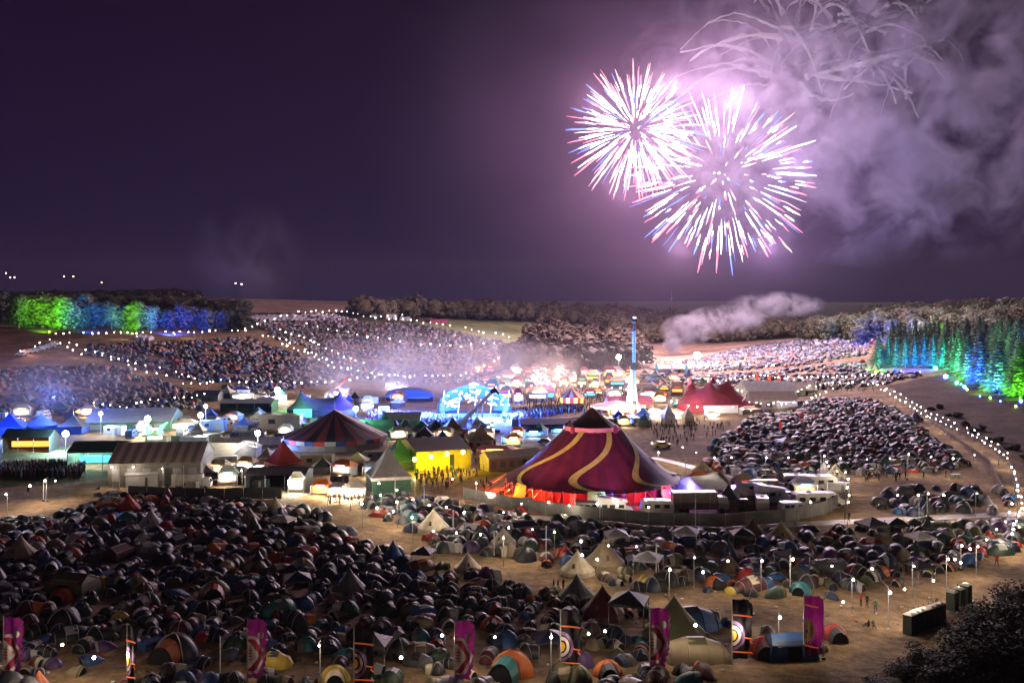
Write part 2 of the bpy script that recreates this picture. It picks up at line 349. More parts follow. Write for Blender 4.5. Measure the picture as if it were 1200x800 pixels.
# ------------------------------------------------------------------ ground
def ground():
    Ys = np.concatenate([np.arange(-60, 90, 6), np.arange(90, 260, 1.6), np.arange(260, 760, 3.5), np.geomspace(760, 6000, 70)])
    s = np.concatenate([np.linspace(-1, -.62, 14)[:-1], np.linspace(-.62, .62, 330), np.linspace(.62, 1, 14)[1:]])
    W = 80 + 0.95*np.abs(Ys)
    X = s[None,:]*W[:,None]; Yg = np.repeat(Ys[:,None], len(s), 1); Z = hgt(X, Yg)
    n, m = X.shape; V = np.stack([X, Yg, Z], -1).reshape(-1,3)
    PX = (600 + F*X/np.maximum(Yg, 30)).ravel(); PY = (HOR + (CH-Z)*F/np.maximum(Yg, 30)).ravel(); YY = Yg.ravel()
    C = np.tile(np.array([.235, .155, .088, 1.0]), (len(V), 1))      # trodden dry grass
    def zone(poly, col, cond=None):
        k = inpoly(PX, PY, poly)
        if cond is not None: k &= cond
        C[k, :3] = col
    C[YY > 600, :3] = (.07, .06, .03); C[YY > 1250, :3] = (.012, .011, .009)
    zone([(-600,352),(60,383),(300,386),(380,368),(400,349),(-600,349)], (.03,.035,.02))
    zone([(225,352),(300,345),(420,352),(420,360),(395,366),(290,367)], (.62,.38,.28))       # stubble field
    zone([(485,378),(540,370),(680,373),(690,394),(610,404),(560,397)], (.30,.32,.11))        # green field
    zone([(745,402),(870,400),(940,396),(900,404),(860,420),(750,424)], (.42,.26,.17))
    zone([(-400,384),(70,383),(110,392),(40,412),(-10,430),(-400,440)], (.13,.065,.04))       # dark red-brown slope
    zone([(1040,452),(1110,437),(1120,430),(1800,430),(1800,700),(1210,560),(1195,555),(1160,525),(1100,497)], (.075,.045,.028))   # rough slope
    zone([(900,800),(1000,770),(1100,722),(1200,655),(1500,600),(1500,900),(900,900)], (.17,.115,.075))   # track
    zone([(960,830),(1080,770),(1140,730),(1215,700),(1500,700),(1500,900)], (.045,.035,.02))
    zone([(0,540),(130,552),(130,560),(60,568),(0,570)], (.04,.07,.02))
    zone([(370,590),(410,585),(450,605),(520,640),(640,662),(700,680),(690,692),(600,684),(500,655),(420,635)], (.30,.20,.112))
    me = bpy.data.meshes.new('ground'); idx = np.arange(n*m).reshape(n, m)
    q = np.stack([idx[:-1,:-1], idx[:-1,1:], idx[1:,1:], idx[1:,:-1]], -1).reshape(-1,4)
    me.vertices.add(len(V)); me.vertices.foreach_set('co', V.ravel()); me.loops.add(q.size); me.loops.foreach_set('vertex_index', q.ravel())
    me.polygons.add(len(q)); me.polygons.foreach_set('loop_start', np.arange(0, q.size, 4)); me.polygons.foreach_set('loop_total', np.full(len(q), 4)); me.polygons.foreach_set('use_smooth', np.ones(len(q), bool))
    me.update(calc_edges=True); a = me.attributes.new('tint', 'FLOAT_COLOR', 'POINT'); a.data.foreach_set('color', C.ravel().astype(np.float32))
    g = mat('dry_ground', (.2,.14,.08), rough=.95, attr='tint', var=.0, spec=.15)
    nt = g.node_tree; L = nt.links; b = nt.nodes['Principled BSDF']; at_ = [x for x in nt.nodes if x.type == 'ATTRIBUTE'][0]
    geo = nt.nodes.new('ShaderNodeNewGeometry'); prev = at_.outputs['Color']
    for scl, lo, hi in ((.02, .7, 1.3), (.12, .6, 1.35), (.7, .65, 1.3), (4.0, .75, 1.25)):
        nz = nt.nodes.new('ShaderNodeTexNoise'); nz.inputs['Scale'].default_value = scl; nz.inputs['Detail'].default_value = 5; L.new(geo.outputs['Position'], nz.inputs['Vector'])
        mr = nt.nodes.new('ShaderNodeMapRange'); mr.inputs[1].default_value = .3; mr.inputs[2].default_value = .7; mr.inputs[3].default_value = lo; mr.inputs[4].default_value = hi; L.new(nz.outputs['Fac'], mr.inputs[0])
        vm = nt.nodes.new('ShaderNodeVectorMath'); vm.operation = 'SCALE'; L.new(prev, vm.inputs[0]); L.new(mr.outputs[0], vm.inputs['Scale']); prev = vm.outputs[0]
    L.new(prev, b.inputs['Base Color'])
    nz = nt.nodes.new('ShaderNodeTexNoise'); nz.inputs['Scale'].default_value = .9; nz.inputs['Detail'].default_value = 7; L.new(geo.outputs['Position'], nz.inputs['Vector'])
    bp = nt.nodes.new('ShaderNodeBump'); bp.inputs['Strength'].default_value = .8; bp.inputs['Distance'].default_value = .35; L.new(nz.outputs['Fac'], bp.inputs['Height']); L.new(bp.outputs[0], b.inputs['Normal'])
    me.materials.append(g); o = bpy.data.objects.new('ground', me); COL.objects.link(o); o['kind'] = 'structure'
ground()
def strip(name, pts, w, material, up=.05):
    ws = []
    for (a, b), (c, d) in zip(pts, pts[1:]):
        for t in np.linspace(0, 1, 14)[:-1]: ws.append(at(a+(c-a)*t, b+(d-b)*t))
    ws.append(at(*pts[-1])); vs = []; fs = []
    for i, p in enumerate(ws):
        d = (ws[min(i+1, len(ws)-1)]-ws[max(i-1, 0)]); d.z = 0; d.normalize(); nrm = Vector((-d.y, d.x, 0))
        for s in (-w/2, 0, w/2): q = p+nrm*s; vs.append((q.x, q.y, gz(q.x, q.y)+up))
    for i in range(len(ws)-1):
        for k in (0, 1): fs.append((3*i+k, 3*i+k+1, 3*i+k+4, 3*i+k+3))
    o = MB().add(vs, fs).build(name, material, smooth=True); o['kind'] = 'structure'; return o
tw = M('trackway', (.42,.38,.38), rough=.6, var=.25, vscale=.6)
strip('road', [(500,592),(620,606),(760,616),(880,617),(1000,611),(1100,606),(1230,601)], 3.2, tw)
strip('path', [(765,536),(800,544),(840,556),(880,567),(935,578)], 3.0, tw)
strip('path', [(380,412),(440,424),(540,437),(562,438)], 3.0, M('dark_track', (.06,.05,.06), var=.2))
# ------------------------------------------------------------------ tents
FAB = {}
def fab(n, c, r=.55): FAB[n] = M('nylon_'+n.replace(' ', '_'), c, rough=r, var=.22, vscale=1.1, bump=.5, spec=.5, trans=.12)
for n, c in {'navy': (.016,.022,.060), 'black': (.012,.012,.015), 'dark green': (.022,.045,.030), 'olive': (.075,.075,.035), 'charcoal': (.020,.021,.026), 'maroon': (.075,.012,.018),
             'blue': (.025,.075,.22), 'teal': (.02,.13,.15), 'orange': (.42,.10,.02), 'red': (.34,.03,.025), 'grey': (.075,.075,.08), 'tan': (.24,.19,.12), 'yellow': (.45,.32,.04), 'purple': (.07,.03,.12), 'silver': (.30,.29,.32), 'white': (.62,.60,.58), 'cream': (.50,.43,.32), 'brown': (.075,.045,.03)}.items(): fab(n, c)
polem = M('fibreglass_pole', (.28,.26,.26), rough=.4)
rope = M('guy_rope', (.5,.48,.42), rough=.8)
meshdoor = M('door_mesh', (.01,.01,.012), rough=.9)

def dome_parts(kind):
    """returns builders for fly, door, pole sleeves. kinds: dome, porch, tunnel, teepee"""
    fly, door, sl, porch = MB(), MB(), MB(), MB()
    if kind == 'dome':
        def lobe(a, z): return 1 + .09*abs(math.cos(2*a)) - .05
        prof = [(1.30, 0), (1.24, .28), (1.08, .62), (.84, .92), (.52, 1.14), (.22, 1.24), (.01, 1.27)]
        fly.lathe(prof, 16, lobe=lobe, sy=.86)
        for q in (PI/4, 3*PI/4):
            pts = [(math.cos(q)*r*1.01*s, math.sin(q)*r*.87*s, z+.025) for s in (1,) for r, z in prof] + [(-math.cos(q)*r*1.01, -math.sin(q)*r*.87, z+.025) for r, z in prof[::-1][1:]]
            sl.tube(pts, .035, 4)
        pr = [(.62, 0, -1.16), (.58, .45, -1.07), (.44, .80, -.90), (.22, 1.02, -.69), (0, 1.13, -.56)]
        L_ = [(-x, y-.04, z) for x, z, y in pr]; Rr = [(x, y-.04, z) for x, z, y in pr]
        door.add(L_+Rr, [(i, i+5, i+6, i+1) for i in range(4)])
        # a porch hoop standing proud of the fly
        n = 9; o_ = [( .78*math.cos(PI*i/(n-1)), -1.62+.10*math.sin(PI*i/(n-1)), 1.02*math.sin(PI*i/(n-1))) for i in range(n)]
        i_ = [( .86*math.cos(PI*i/(n-1)), -.98+.42*math.sin(PI*i/(n-1)), 1.20*math.sin(PI*i/(n-1))) for i in range(n)]
        porch.add(o_+i_, [(i, i+1, i+1+n, i+n) for i in range(n-1)])
        door.add([(x*.94, y+.05, z*.94) for x, y, z in o_], [tuple(range(n))])
    elif kind == 'tunnel':
        n = 11; secs = [(-2.0, .55, .55), (-1.75, .95, 1.05), (-.6, 1.15, 1.38), (.6, 1.12, 1.32), (1.6, .92, 1.0), (2.15, .35, .30)]
        vs = [(x, w_*math.cos(PI*i/(n-1)), h_*math.sin(PI*i/(n-1))) for x, w_, h_ in secs for i in range(n)]
        fly.add(vs, [(s*n+i, s*n+i+1, (s+1)*n+i+1, (s+1)*n+i) for s in range(len(secs)-1) for i in range(n-1)])
        for x, w_, h_ in secs[1:5]: sl.tube([(x, w_*1.02*math.cos(PI*i/(n-1)), h_*1.02*math.sin(PI*i/(n-1))) for i in range(n)], .035, 4)
        door.add([(-2.0, .55*math.cos(PI*i/(n-1)), .55*math.sin(PI*i/(n-1))) for i in range(n)], [tuple(range(n))])
        porch.add([(-.6+1.2*k, 1.17*math.cos(a), 1.40*math.sin(a)) for k in (0, 1) for a in (R(35), R(65), R(95), R(125))], [(i, i+1, i+5, i+4) for i in range(3)])
    elif kind == 'popup':
        n = 9; secs = [(-1.25, .75, .95), (-.5, 1.0, 1.12), (.4, .85, .85), (1.35, .25, .15)]
        vs = [(x+.25*math.sin(PI*i/(n-1))*(-1 if x < 0 else 0), w_*math.cos(PI*i/(n-1)), h_*math.sin(PI*i/(n-1))) for x, w_, h_ in secs for i in range(n)]
        fly.add(vs, [(s*n+i, s*n+i+1, (s+1)*n+i+1, (s+1)*n+i) for s in range(3) for i in range(n-1)])
        sl.tube([(x, y*1.02, z*1.02) for x, y, z in vs[:n]], .05, 4); sl.tube([(x, y*1.02, z*1.02) for x, y, z in vs[n:2*n]], .03, 4)
        door.add([(x+.06, y*.97, z*.97) for x, y, z in vs[:n]], [tuple(range(n))])
        porch.add([(x, y*1.03, z*1.03) for x, y, z in vs[:n]] + [((a[0]+b[0])/2, (a[1]+b[1])/2*1.03, (a[2]+b[2])/2*1.03) for a, b in zip(vs[:n], vs[n:2*n])], [(i, i+1, i+1+n, i+n) for i in range(n-1)])
    elif kind == 'frame':
        # family tent: long box with a ridged roof, raised on a steel frame
        vs = [(-2.3,-1.5,0),(2.3,-1.5,0),(2.3,1.5,0),(-2.3,1.5,0),(-2.1,-1.35,1.45),(2.1,-1.35,1.45),(2.1,1.35,1.45),(-2.1,1.35,1.45),(-1.7,0,2.1),(1.8,0,2.1)]
        fly.add(vs, [(0,1,5,4),(2,3,7,6),(1,2,6,5),(3,0,4,7),(4,5,9,8),(6,7,8,9),(5,6,9),(7,4,8)])
        for a, b in ((4,8),(7,8),(5,9),(6,9),(8,9),(4,5),(7,6),(0,4),(1,5)): sl.tube([Vector(vs[a])+Vector((0,0,.02)), Vector(vs[b])+Vector((0,0,.02))], .05, 4)
        door.add([(-.7,-1.51,.05),(.7,-1.51,.05),(.6,-1.40,1.3),(-.6,-1.40,1.3)], [(0,1,2,3)])
        porch.add([(-1.6,-1.47,1.38),(1.6,-1.47,1.38),(1.5,-.9,1.70),(-1.5,-.9,1.70)], [(0,1,2,3)])
    return fly, sl, door, porch
TK = {k: dome_parts(k) for k in ('dome', 'tunnel', 'popup', 'frame')}
TNAME = {'dome': 'dome_tent', 'tunnel': 'tunnel_tent', 'popup': 'pop_up_tent', 'frame': 'family_tent'}
_proto = {}
def tent(kind, c1, c2, loc, rz, s=1.0, szz=1.0):
    key = (kind, c1, c2)
    if key not in _proto:
        fly, sl, door, porch = TK[kind]; r = empty(TNAME[kind], (0,0,0))
        fly.build('fly', FAB[c1], r, smooth=(kind != 'frame')); sl.build('pole', polem if c1 in ('black','navy','charcoal','maroon','brown') else FAB[c1], r)
        door.build('door', meshdoor, r); porch.build('porch', FAB[c2], r); _proto[key] = [r, False]
    r, used = _proto[key]; o = copy_tree(r) if used else r; _proto[key][1] = True
    o.location = loc; o.rotation_euler = (0, 0, rz); o.scale = (s, s, s*szz)
    return o
SCH = [('navy','silver')]*2+[('navy','white')]*1+[('navy','charcoal')]*10+[('black','silver')]*2+[('black','charcoal')]*9+[('dark green','olive')]*4+[('dark green','silver')]*5+[('maroon','cream')]*2+[('black','cream')]*2+[('charcoal','silver')]*3+[('charcoal','orange')]*2+[('maroon','charcoal')]*4+[('maroon','orange')]*1+\
      [('olive','tan')]*4+[('blue','navy')]*4+[('blue','white')]*2+[('teal','grey')]*2+[('orange','charcoal')]*2+[('red','charcoal')]*2+[('grey','charcoal')]*3+[('tan','olive')]*2+[('purple','silver')]*3+[('brown','cream')]*3+[('yellow','grey')]*1+[('navy','red')]*1+[('grey','blue')]*2
def tphrase(c1, c2, kind):
    w_ = {'dome':'dome tent','tunnel':'tunnel tent','popup':'pop-up tent','frame':'family tent'}[kind]
    return f"{c1} {w_} with {c2} porch"
def bell(px, py, s=1.0, c='cream', rz=0.3, label=None):
    p = at(px, py); o = empty('bell_tent', p, rz, label, 'tent', None, s)
    can = MB().lathe([(2.35,.62),(1.75,1.18),(1.1,1.85),(.5,2.55),(.10,3.12),(.02,3.2)], 14, lobe=lambda a, z: 1+.03*math.cos(7*a)*(z < 1)); can.build('canopy', FAB[c], o)
    MB().lathe([(2.42,0),(2.30,.62)], 14).build('wall', FAB[c], o)
    MB().add([(-.45,-2.36,0),(.45,-2.36,0),(.12,-1.45,1.7),(-.12,-1.45,1.7)], [(0,1,2,3)]).build('door', FAB['brown'], o)
    MB().tube([(0,0,3.1),(0,0,3.4)], .05, 5).build('pole', polem, o)
    g = MB()
    for k in range(8):
        a = 2*PI*k/8+.2; g.tube([(2.33*math.cos(a),2.33*math.sin(a),.62),(3.3*math.cos(a),3.3*math.sin(a),.0)], .015, 3)
    g.build('guy_rope', rope, o)
    return o
def gazebo(px, py, s=1.0, c='white', rz=0.2, label=None):
    p = at(px, py); o = empty('gazebo', p, rz, label, 'gazebo', None, s)
    MB().add([(-1.5,-1.5,2.0),(1.5,-1.5,2.0),(1.5,1.5,2.0),(-1.5,1.5,2.0),(0,0,2.75),(-1.5,-1.5,1.75),(1.5,-1.5,1.75),(1.5,1.5,1.75),(-1.5,1.5,1.75)],
             [(0,1,4),(1,2,4),(2,3,4),(3,0,4),(5,6,1,0),(6,7,2,1),(7,8,3,2),(8,5,0,3)]).build('canopy', FAB[c], o)
    for x in (-1.45, 1.45):
        for y in (-1.45, 1.45): MB().tube([(x,y,0),(x,y,1.95)], .04, 5).build('leg', FAB['silver'], o)
    return o
BL = [(508,622,1.15,'cream','large cream bell tent on the bare strip above the foreground field'),(677,672,1.02,'cream','small cream bell tent, left one of the two beside the middle path'),
      (708,664,1.25,'tan','tall tan tipi tent just right of the small cream bell tent'),(590,638,.85,'cream','cream bell tent with a lamp in front of its peak, mid camp'),(177,618,.95,'silver','pale silver bell tent near the top of the left foreground camp'),
      (24,655,1.1,'tan','brown striped bell tent at the far left of the camp'),(323,600,.85,'cream','cream bell tent beside the grass at the left camp top edge'),(292,612,.8,'tan','tan bell tent a little left of the cream one at the camp top edge'),
      (410,695,1.0,'grey','grey bell tent in the middle of the foreground camp'),(979,561,1.0,'cream','cream bell tent hung round with lamps, right middle camp'),(823,553,.9,'tan','tan bell tent alone at the left corner of the right middle camp'),
      (882,632,1.05,'brown','dark brown bell tent near the compound fence'),(915,633,.95,'tan','tan bell tent with a flag close to the compound fence'),(676,702,1.0,'grey','grey pointed tent by the lower edge of the path'),
      (706,722,1.15,'maroon','dark maroon pointed tent below the grey pointed tent'),(790,748,1.5,'olive','big olive ridge tent beside the purple banner under the lamp'),(548,668,.8,'cream','cream bell tent on the foreground edge below the path'),
      (150,600,1.05,'red','dark red pointed tent at the top of the left camp'),(855,672,.85,'brown','small brown pointed tent in the lower right band of tents'),(820,510,.8,'purple','violet bell tent at the right rim of the middle camp')]
BL[-1] = (1073,493,1.0,'purple','violet bell tent at the right rim of the middle camp')
OCC = []
for px, py, s, c, lb in BL:
    o = bell(px, py, s, c, random.uniform(-.6,.6), lb); OCC.append((o.location.x, o.location.y, 2.6*s))
for px, py, s, c, lb in [(148,620,1.1,'teal','gazebo with a bright teal edged roof in the left camp'),(760,673,1.2,'silver','silver framed gazebo in the middle band of tents'),(1022,632,1.3,'grey','dark grey gazebo at the top of the right band of tents'),(1051,628,1.1,'black','black gazebo next to the dark grey gazebo'),
                         (737,730,1.4,'charcoal','charcoal gazebo with pale rim right of the dark banner'),(333,622,1.0,'white','white legged gazebo at the right end of the left camp'),(438,775,1.1,'grey','grey gazebo beside the second dark banner'),(1078,645,1.1,'white','white edged gazebo by the tall lamp pole on the right')]:
    o = gazebo(px, py, s, c, random.uniform(-.4,.4), lb); OCC.append((o.location.x, o.location.y, 2.3*s))
_r = random.Random(99)
for _n in range(20):
    px, py = _r.choice([(_r.uniform(10, 780), _r.uniform(640, 790)), (_r.uniform(640, 1100), _r.uniform(630, 680)), (_r.uniform(860, 1080), _r.uniform(490, 545))]); p_ = at(px, py)
    if any((p_.x-a)**2+(p_.y-b)**2 < 30 for a, b, r in OCC): continue
    c = _r.choice(('grey', 'black', 'charcoal', 'dark green', 'silver', 'navy', 'white')); o = gazebo(px, py, _r.uniform(.9, 1.25), c, _r.uniform(-.5, .5), None); auto(o, f'{c} pop-up gazebo', 'gazebo', None); OCC.append((p_.x, p_.y, 2.4))
# special tents placed by hand
SPEC = [('dome','red','maroon',609,602,1.15,'small bright red dome tent on the path edge below the big top'),('dome','yellow','yellow',757,684,1.0,'yellow dome tent beside the path in the middle band'),('dome','blue','charcoal',913,684+4,1.0,None),
        ('frame','blue','navy',924,768,1.15,'blue family tent beside the sun emblem banner'),('dome','red','maroon',897,765,1.5,'red tent with zigzag edge between the dark banner and the blue tent'),('dome','orange','charcoal',712,790,1.2,'bright orange dome tent at the bottom, right of the last but two banner'),
        ('dome','orange','teal',600,788,1.8,'large teal and orange dome tent at the bottom centre'),('dome','teal','teal',938,694,1.1,'teal tent standing forward of the right band'),('tunnel','grey','silver',975,668,1.2,'big pale grey tunnel tent with a lamp before it'),
        ('dome','yellow','cream',392,797,1.2,'yellow dome tent at the bottom edge left of centre'),('dome','orange','maroon',578,735,1.1,'pair of round orange pods, brightly lit by a lamp'),('dome','orange','charcoal',118,776,.0,None),
        ('dome','charcoal','orange',205,768,1.9,'large grey dome tent with an orange side at lower left'),('dome','orange','red',72,704,1.25,'orange dome tent low in the left camp'),('dome','orange','charcoal',82,655,1.5,'orange and grey dome tent high in the left camp'),
        ('dome','orange','maroon',42,640,1.3,'orange tent just left and above the orange and grey one'),('tunnel','blue','grey',806,737,1.9,'long grey blue tunnel tent right of the fifth banner'),('dome','tan','orange',252,698,1.6,'round tan and orange dome tent in the left centre'),
        ('frame','olive','tan',85,696,1.3,'tan framed family tent with window low on the left'),('dome','red','charcoal',977,742+5,1.2,'red dome tent right of the sun emblem banner'),('tunnel','tan','olive',815,772,1.7,'long tan tunnel tent at the bottom right of the camp'),
        ('dome','silver','white',1059,600,.9,None),('dome','silver','grey',1010,556,1.2,'pale rounded tent in front of the right middle camp'),('dome','red','red',973,630,1.0,'red dome tent in the top row of the right band'),('dome','orange','orange',968+154,639,1.0,'orange dome tent near the right end of the band'),
        ('dome','silver','white',784,597,1.0,None)]
for k, c1, c2, px, py, s, lb in SPEC:
    if s <= 0 or lb is None: continue
    p = at(px, py); o = tent(k, c1, c2, p, random.uniform(-.5,.5), s); tag(o, lb, 'tent'); OCC.append((p.x, p.y, 2.2*s))
CAMP = {
 'A': [(-60,618),(50,606),(100,598),(112,580),(180,583),(300,592),(375,600),(395,622),(440,640),(500,660),(560,674),(640,694),(700,706),(790,712),(835,722),(872,745),(860,780),(800,812),(-60,812)],
 'A2': [(885,748),(985,735),(1000,750),(930,775),(880,772)],
 'B': [(420,588),(470,582),(540,592),(620,608),(700,616),(800,626),(900,624),(1030,617),(1190,612),(1195,645),(1150,656),(1090,676),(1010,697),(960,706),(900,700),(820,694),(740,692),(690,678),(640,664),(560,648),(520,650),(480,622),(440,606)],
 'C': [(825,548),(838,520),(880,490),(940,472),(1010,466),(1060,486),(1100,520),(1136,545),(1100,552),(1010,558),(900,562),(845,556)],
 'D': [(1018,584),(1060,572),(1180,575),(1190,600),(1030,606)],
 'E1': [(870,408),(930,400),(1050,391),(1095,393),(1022,405),(1012,418),(940,428),(880,434),(800,436),(760,433)],
 'E2': [(752,436),(800,440),(900,436),(1015,424),(1020,432),(1086,440),(1078,446),(1020,453),(930,462),(880,457),(790,450),(752,448)],
 'F': [(100,405),(290,397),(340,412),(400,436),(405,447),(300,464),(230,448),(150,428),(95,414)],
 'G': [(-60,436),(100,429),(150,433),(240,468),(240,480),(150,486),(60,488),(-60,484)],
 'H': [(292,371),(390,368),(420,377),(500,382),(604,404),(580,420),(540,434),(440,422),(370,410),(320,398)],
 'H2': [(360,408),(430,424),(540,440),(600,436),(560,452),(450,450),(400,440),(370,424)],
}
pts = {}
for k, st in (('A', 2.45), ('A2', 3.2), ('B', 2.6), ('C', 2.75), ('D', 3.4), ('E1', 3.6), ('E2', 3.6), ('F', 3.4), ('G', 3.4), ('H', 3.5), ('H2', 3.7)):
    pts[k] = scatter(CAMP[k], st, .33)
near = []; far = []
EYE = Vector((0,0,CH))
for k, P in pts.items():
    for x, y, z in P:
        px, py = proj((x, y, z))
        if px < -40 or px > 1240: continue
        if any((x-a)**2+(y-b)**2 < r*r for a, b, r in OCC): continue
        if k == 'A' and ((60 < px < 170 and 765 < py < 812) or (330 < px < 385 and py > 765) or (230 < px < 290 and 760 < py < 800)) and random.random() < .7: continue
        if math.sin(x*.11+2*math.sin(y*.07))*math.sin(y*.13+1.5*math.sin(x*.05)) > (.94 if k in 'AA2BCD' else .62): continue
        if random.random() < .05: continue
        (near if (k in 'A A2 B D C' and py < 812) else far).append((x, y, z, k, px, py))
near.sort(key=lambda t: t[1])
ind = []; cnt = {'dome': 0, 'tunnel': 0, 'popup': 0, 'frame': 0}; LIM = {'dome': 290, 'tunnel': 120, 'popup': 120, 'frame': 10}
rest = []
for t in near:
    if 0 <= t[4] <= 1200 and 0 < t[5] <= 803:
        k = random.choices(('dome', 'tunnel', 'popup', 'frame'), (.57, .2, .21, .02))[0]
        if cnt[k] < LIM[k] and sum(cnt.values()) < 540: cnt[k] += 1; ind.append((*t, k)); continue
    rest.append(t)
GRP = {'A': 'tents of the foreground camp', 'A2': 'tents of the foreground camp', 'B': 'tents in the band behind the path', 'C': 'tents of the right middle camp', 'D': 'tents beside the right road'}
for x, y, z, k, px, py, kind in ind:
    c1, c2 = random.choice(SCH); s = random.choice((random.uniform(.6, .85), random.uniform(.75, 1.1), random.uniform(.8, 1.35)))*(.95 if kind in ('tunnel', 'frame') else 1.05)
    if random.random() < .05: s *= 1.3
    s *= .9; o = tent(kind, c1, c2, (x, y, z), random.choice((0, PI/2, PI, -PI/2, .8, -2.3))+random.uniform(-.5, .5), s, random.uniform(.9, 1.15))
    auto(o, tphrase(c1, c2, kind), 'tent', None)
def lowtent(kind):
    fl, sl, dr, po = TK[kind]
    if kind == 'dome':
        mb = MB().lathe([(1.3,0),(1.1,.62),(.62,1.1),(.03,1.27)], 10, lobe=lambda a, z: 1+.08*abs(math.cos(2*a)), sy=.86); nf = len(mb.f)
    elif kind == 'tunnel':
        mb = MB(); n = 7; secs = [(-2.0,.4,.4),(-1.3,1.0,1.2),(1.0,1.05,1.25),(2.1,.35,.3)]
        mb.add([(x, w_*math.cos(PI*i/(n-1)), h_*math.sin(PI*i/(n-1))) for x, w_, h_ in secs for i in range(n)], [(s*n+i, s*n+i+1, (s+1)*n+i+1, (s+1)*n+i) for s in range(3) for i in range(n-1)]); nf = len(mb.f)
    else:
        mb = MB().lathe([(1.5,0),(.8,1.0),(.03,2.1)], 8); nf = len(mb.f)
    mb.add(po.v, po.f) if kind != 'ridge' else None
    tc = [(1,1,1,0)]*nf + [(.8,.8,.8,.22)]*(len(mb.f)-nf)
    return (mb.v, mb.f, tc)
TK['ridge'] = (None,)*4
temps = [lowtent('dome'), lowtent('tunnel'), (lowtent('dome')[0], lowtent('dome')[1], [(a, b, c, d*.15) for a, b, c, d in lowtent('dome')[2]]), lowtent('ridge')]
pal = [(.016,.022,.060)]*6+[(.012,.012,.016)]*4+[(.022,.045,.030)]*5+[(.04,.042,.05)]*5+[(.075,.012,.018)]*3+[(.075,.075,.035)]*3+[(.025,.075,.22)]*2+[(.02,.13,.15)]+[(.42,.10,.02)]+[(.34,.03,.025)]*2+[(.10,.10,.11)]*3+[(.20,.14,.08)]*2+[(.30,.28,.32)]*1+[(.07,.03,.12)]*2+[(.55,.5,.48)]
items = []
for x, y, z, k, px, py in rest+far:
    s = random.uniform(.6, 1.25)
    c = random.choice(pal)
    if k in ('E1','E2','H'): _q = random.choice((.02,.03,.03,.06,.14)); c = tuple(.6*v+_q*q for v, q in zip(c, (1,.85,.9)))  # hill tents: pinkish light on their tops mixed into the tent colour
    if k == 'H' and py < 376 and px < 420: c = (.5,.45,.5)
    v = random.uniform(.8, 1.2); c = tuple(q*v for q in c)
    items.append((random.choices((0,1,2,3), (.4,.25,.3,.05))[0], x, y, z-.02, random.uniform(0, 2*PI), s, s, s*random.uniform(.9,1.2), c))
# the rest of the camps, thousands of small tents that nobody could count
swarm('camp_tents', temps, items, M('nylon_mixed', (.1,.1,.1), rough=.5, attr='tint', spec=.5, trans=.1), 'stuff', 'thousands of small tents crowding the far camping fields', 'tents')
print('TENTS', len(ind), len(items))
# ------------------------------------------------------------------ trees
def crown(n, rx, rz, zc, leaf, seed, lobes=14):
    """leaf sized faces spread through overlapping lobes of a crown"""
    r = np.random.default_rng(seed); L_ = []
    for i in range(lobes):
        a = r.uniform(0, 2*PI); el = r.uniform(-.6, 1.0); q = r.uniform(.35, .72)
        L_.append((rx*q*math.cos(a)*math.cos(el), rx*q*math.sin(a)*math.cos(el), zc+rz*(q*math.sin(el)*1.1+(-.55 if i%3==0 else 0)), r.uniform(.32, .50)*rx))
    L_.append((0, 0, zc, rx*.6)); V = []; Fc = []
    for i in range(n):
        lx, ly, lz, lr = L_[r.integers(len(L_))]
        d = r.normal(size=3); d /= np.linalg.norm(d); rad_ = lr*r.uniform(.6, 1.08)
        p = np.array((lx, ly, lz)) + d*rad_*np.array((1, 1, .85))
        u = np.cross(d + r.normal(size=3)*.5, (0, 0, 1.0)); u /= (np.linalg.norm(u)+1e-6); v = np.cross(u, d + r.normal(size=3)*.4); v /= (np.linalg.norm(v)+1e-6)
        s = leaf*r.uniform(.5, 1.3); o = len(V)
        V += [tuple(p-u*s-v*s*.6), tuple(p+u*s-v*s*.5), tuple(p+u*s*.7+v*s*.8), tuple(p-u*s*.8+v*s*.6)]; Fc.append((o, o+1, o+2, o+3))
    return V, Fc
def trunk(h, r0, rx, seed):
    rd = random.Random(seed); mb = MB(); mb.tube([(0,0,-.6),(rd.uniform(-.2,.2),rd.uniform(-.2,.2),h*.35),(rd.uniform(-.5,.5),rd.uniform(-.5,.5),h*.8)], [r0*1.2, r0*.8, r0*.25], 7)
    for k in range(6):
        a = rd.uniform(0, 2*PI); z = h*rd.uniform(.28, .6); q = rx*rd.uniform(.45, .8)
        mb.tube([(0,0,z),(q*.5*math.cos(a),q*.5*math.sin(a),z+h*.12),(q*math.cos(a),q*math.sin(a),z+h*.25)], [r0*.45, r0*.28, r0*.08], 5)
    return mb
def conifer(h, rb, n, seed):
    r = np.random.default_rng(seed); V = []; Fc = []
    for i in range(n):
        t = r.uniform(0.02, 1)**.85; tier = round(t*17)/17+r.normal()*.008; z = h*(.06+.94*tier); rr = rb*(1-tier)**.85+.12
        a = r.uniform(0, 2*PI); q = rr*r.uniform(.35, 1.0)*(1+.22*math.sin(3*a+tier*40)); L_ = .35+rr*.30*r.uniform(.5, 1)
        d = np.array((math.cos(a), math.sin(a), -.35)); u = np.array((-math.sin(a), math.cos(a), r.normal()*.3)); p = np.array((q*math.cos(a), q*math.sin(a), z-.25*q))
        wv = .16+.12*r.random(); o = len(V); V += [tuple(p-d*L_*.5-u*wv), tuple(p-d*L_*.5+u*wv), tuple(p+d*L_*.5+u*wv*.6), tuple(p+d*L_*.5-u*wv*.6)]; Fc.append((o, o+1, o+2, o+3))
    return V, Fc
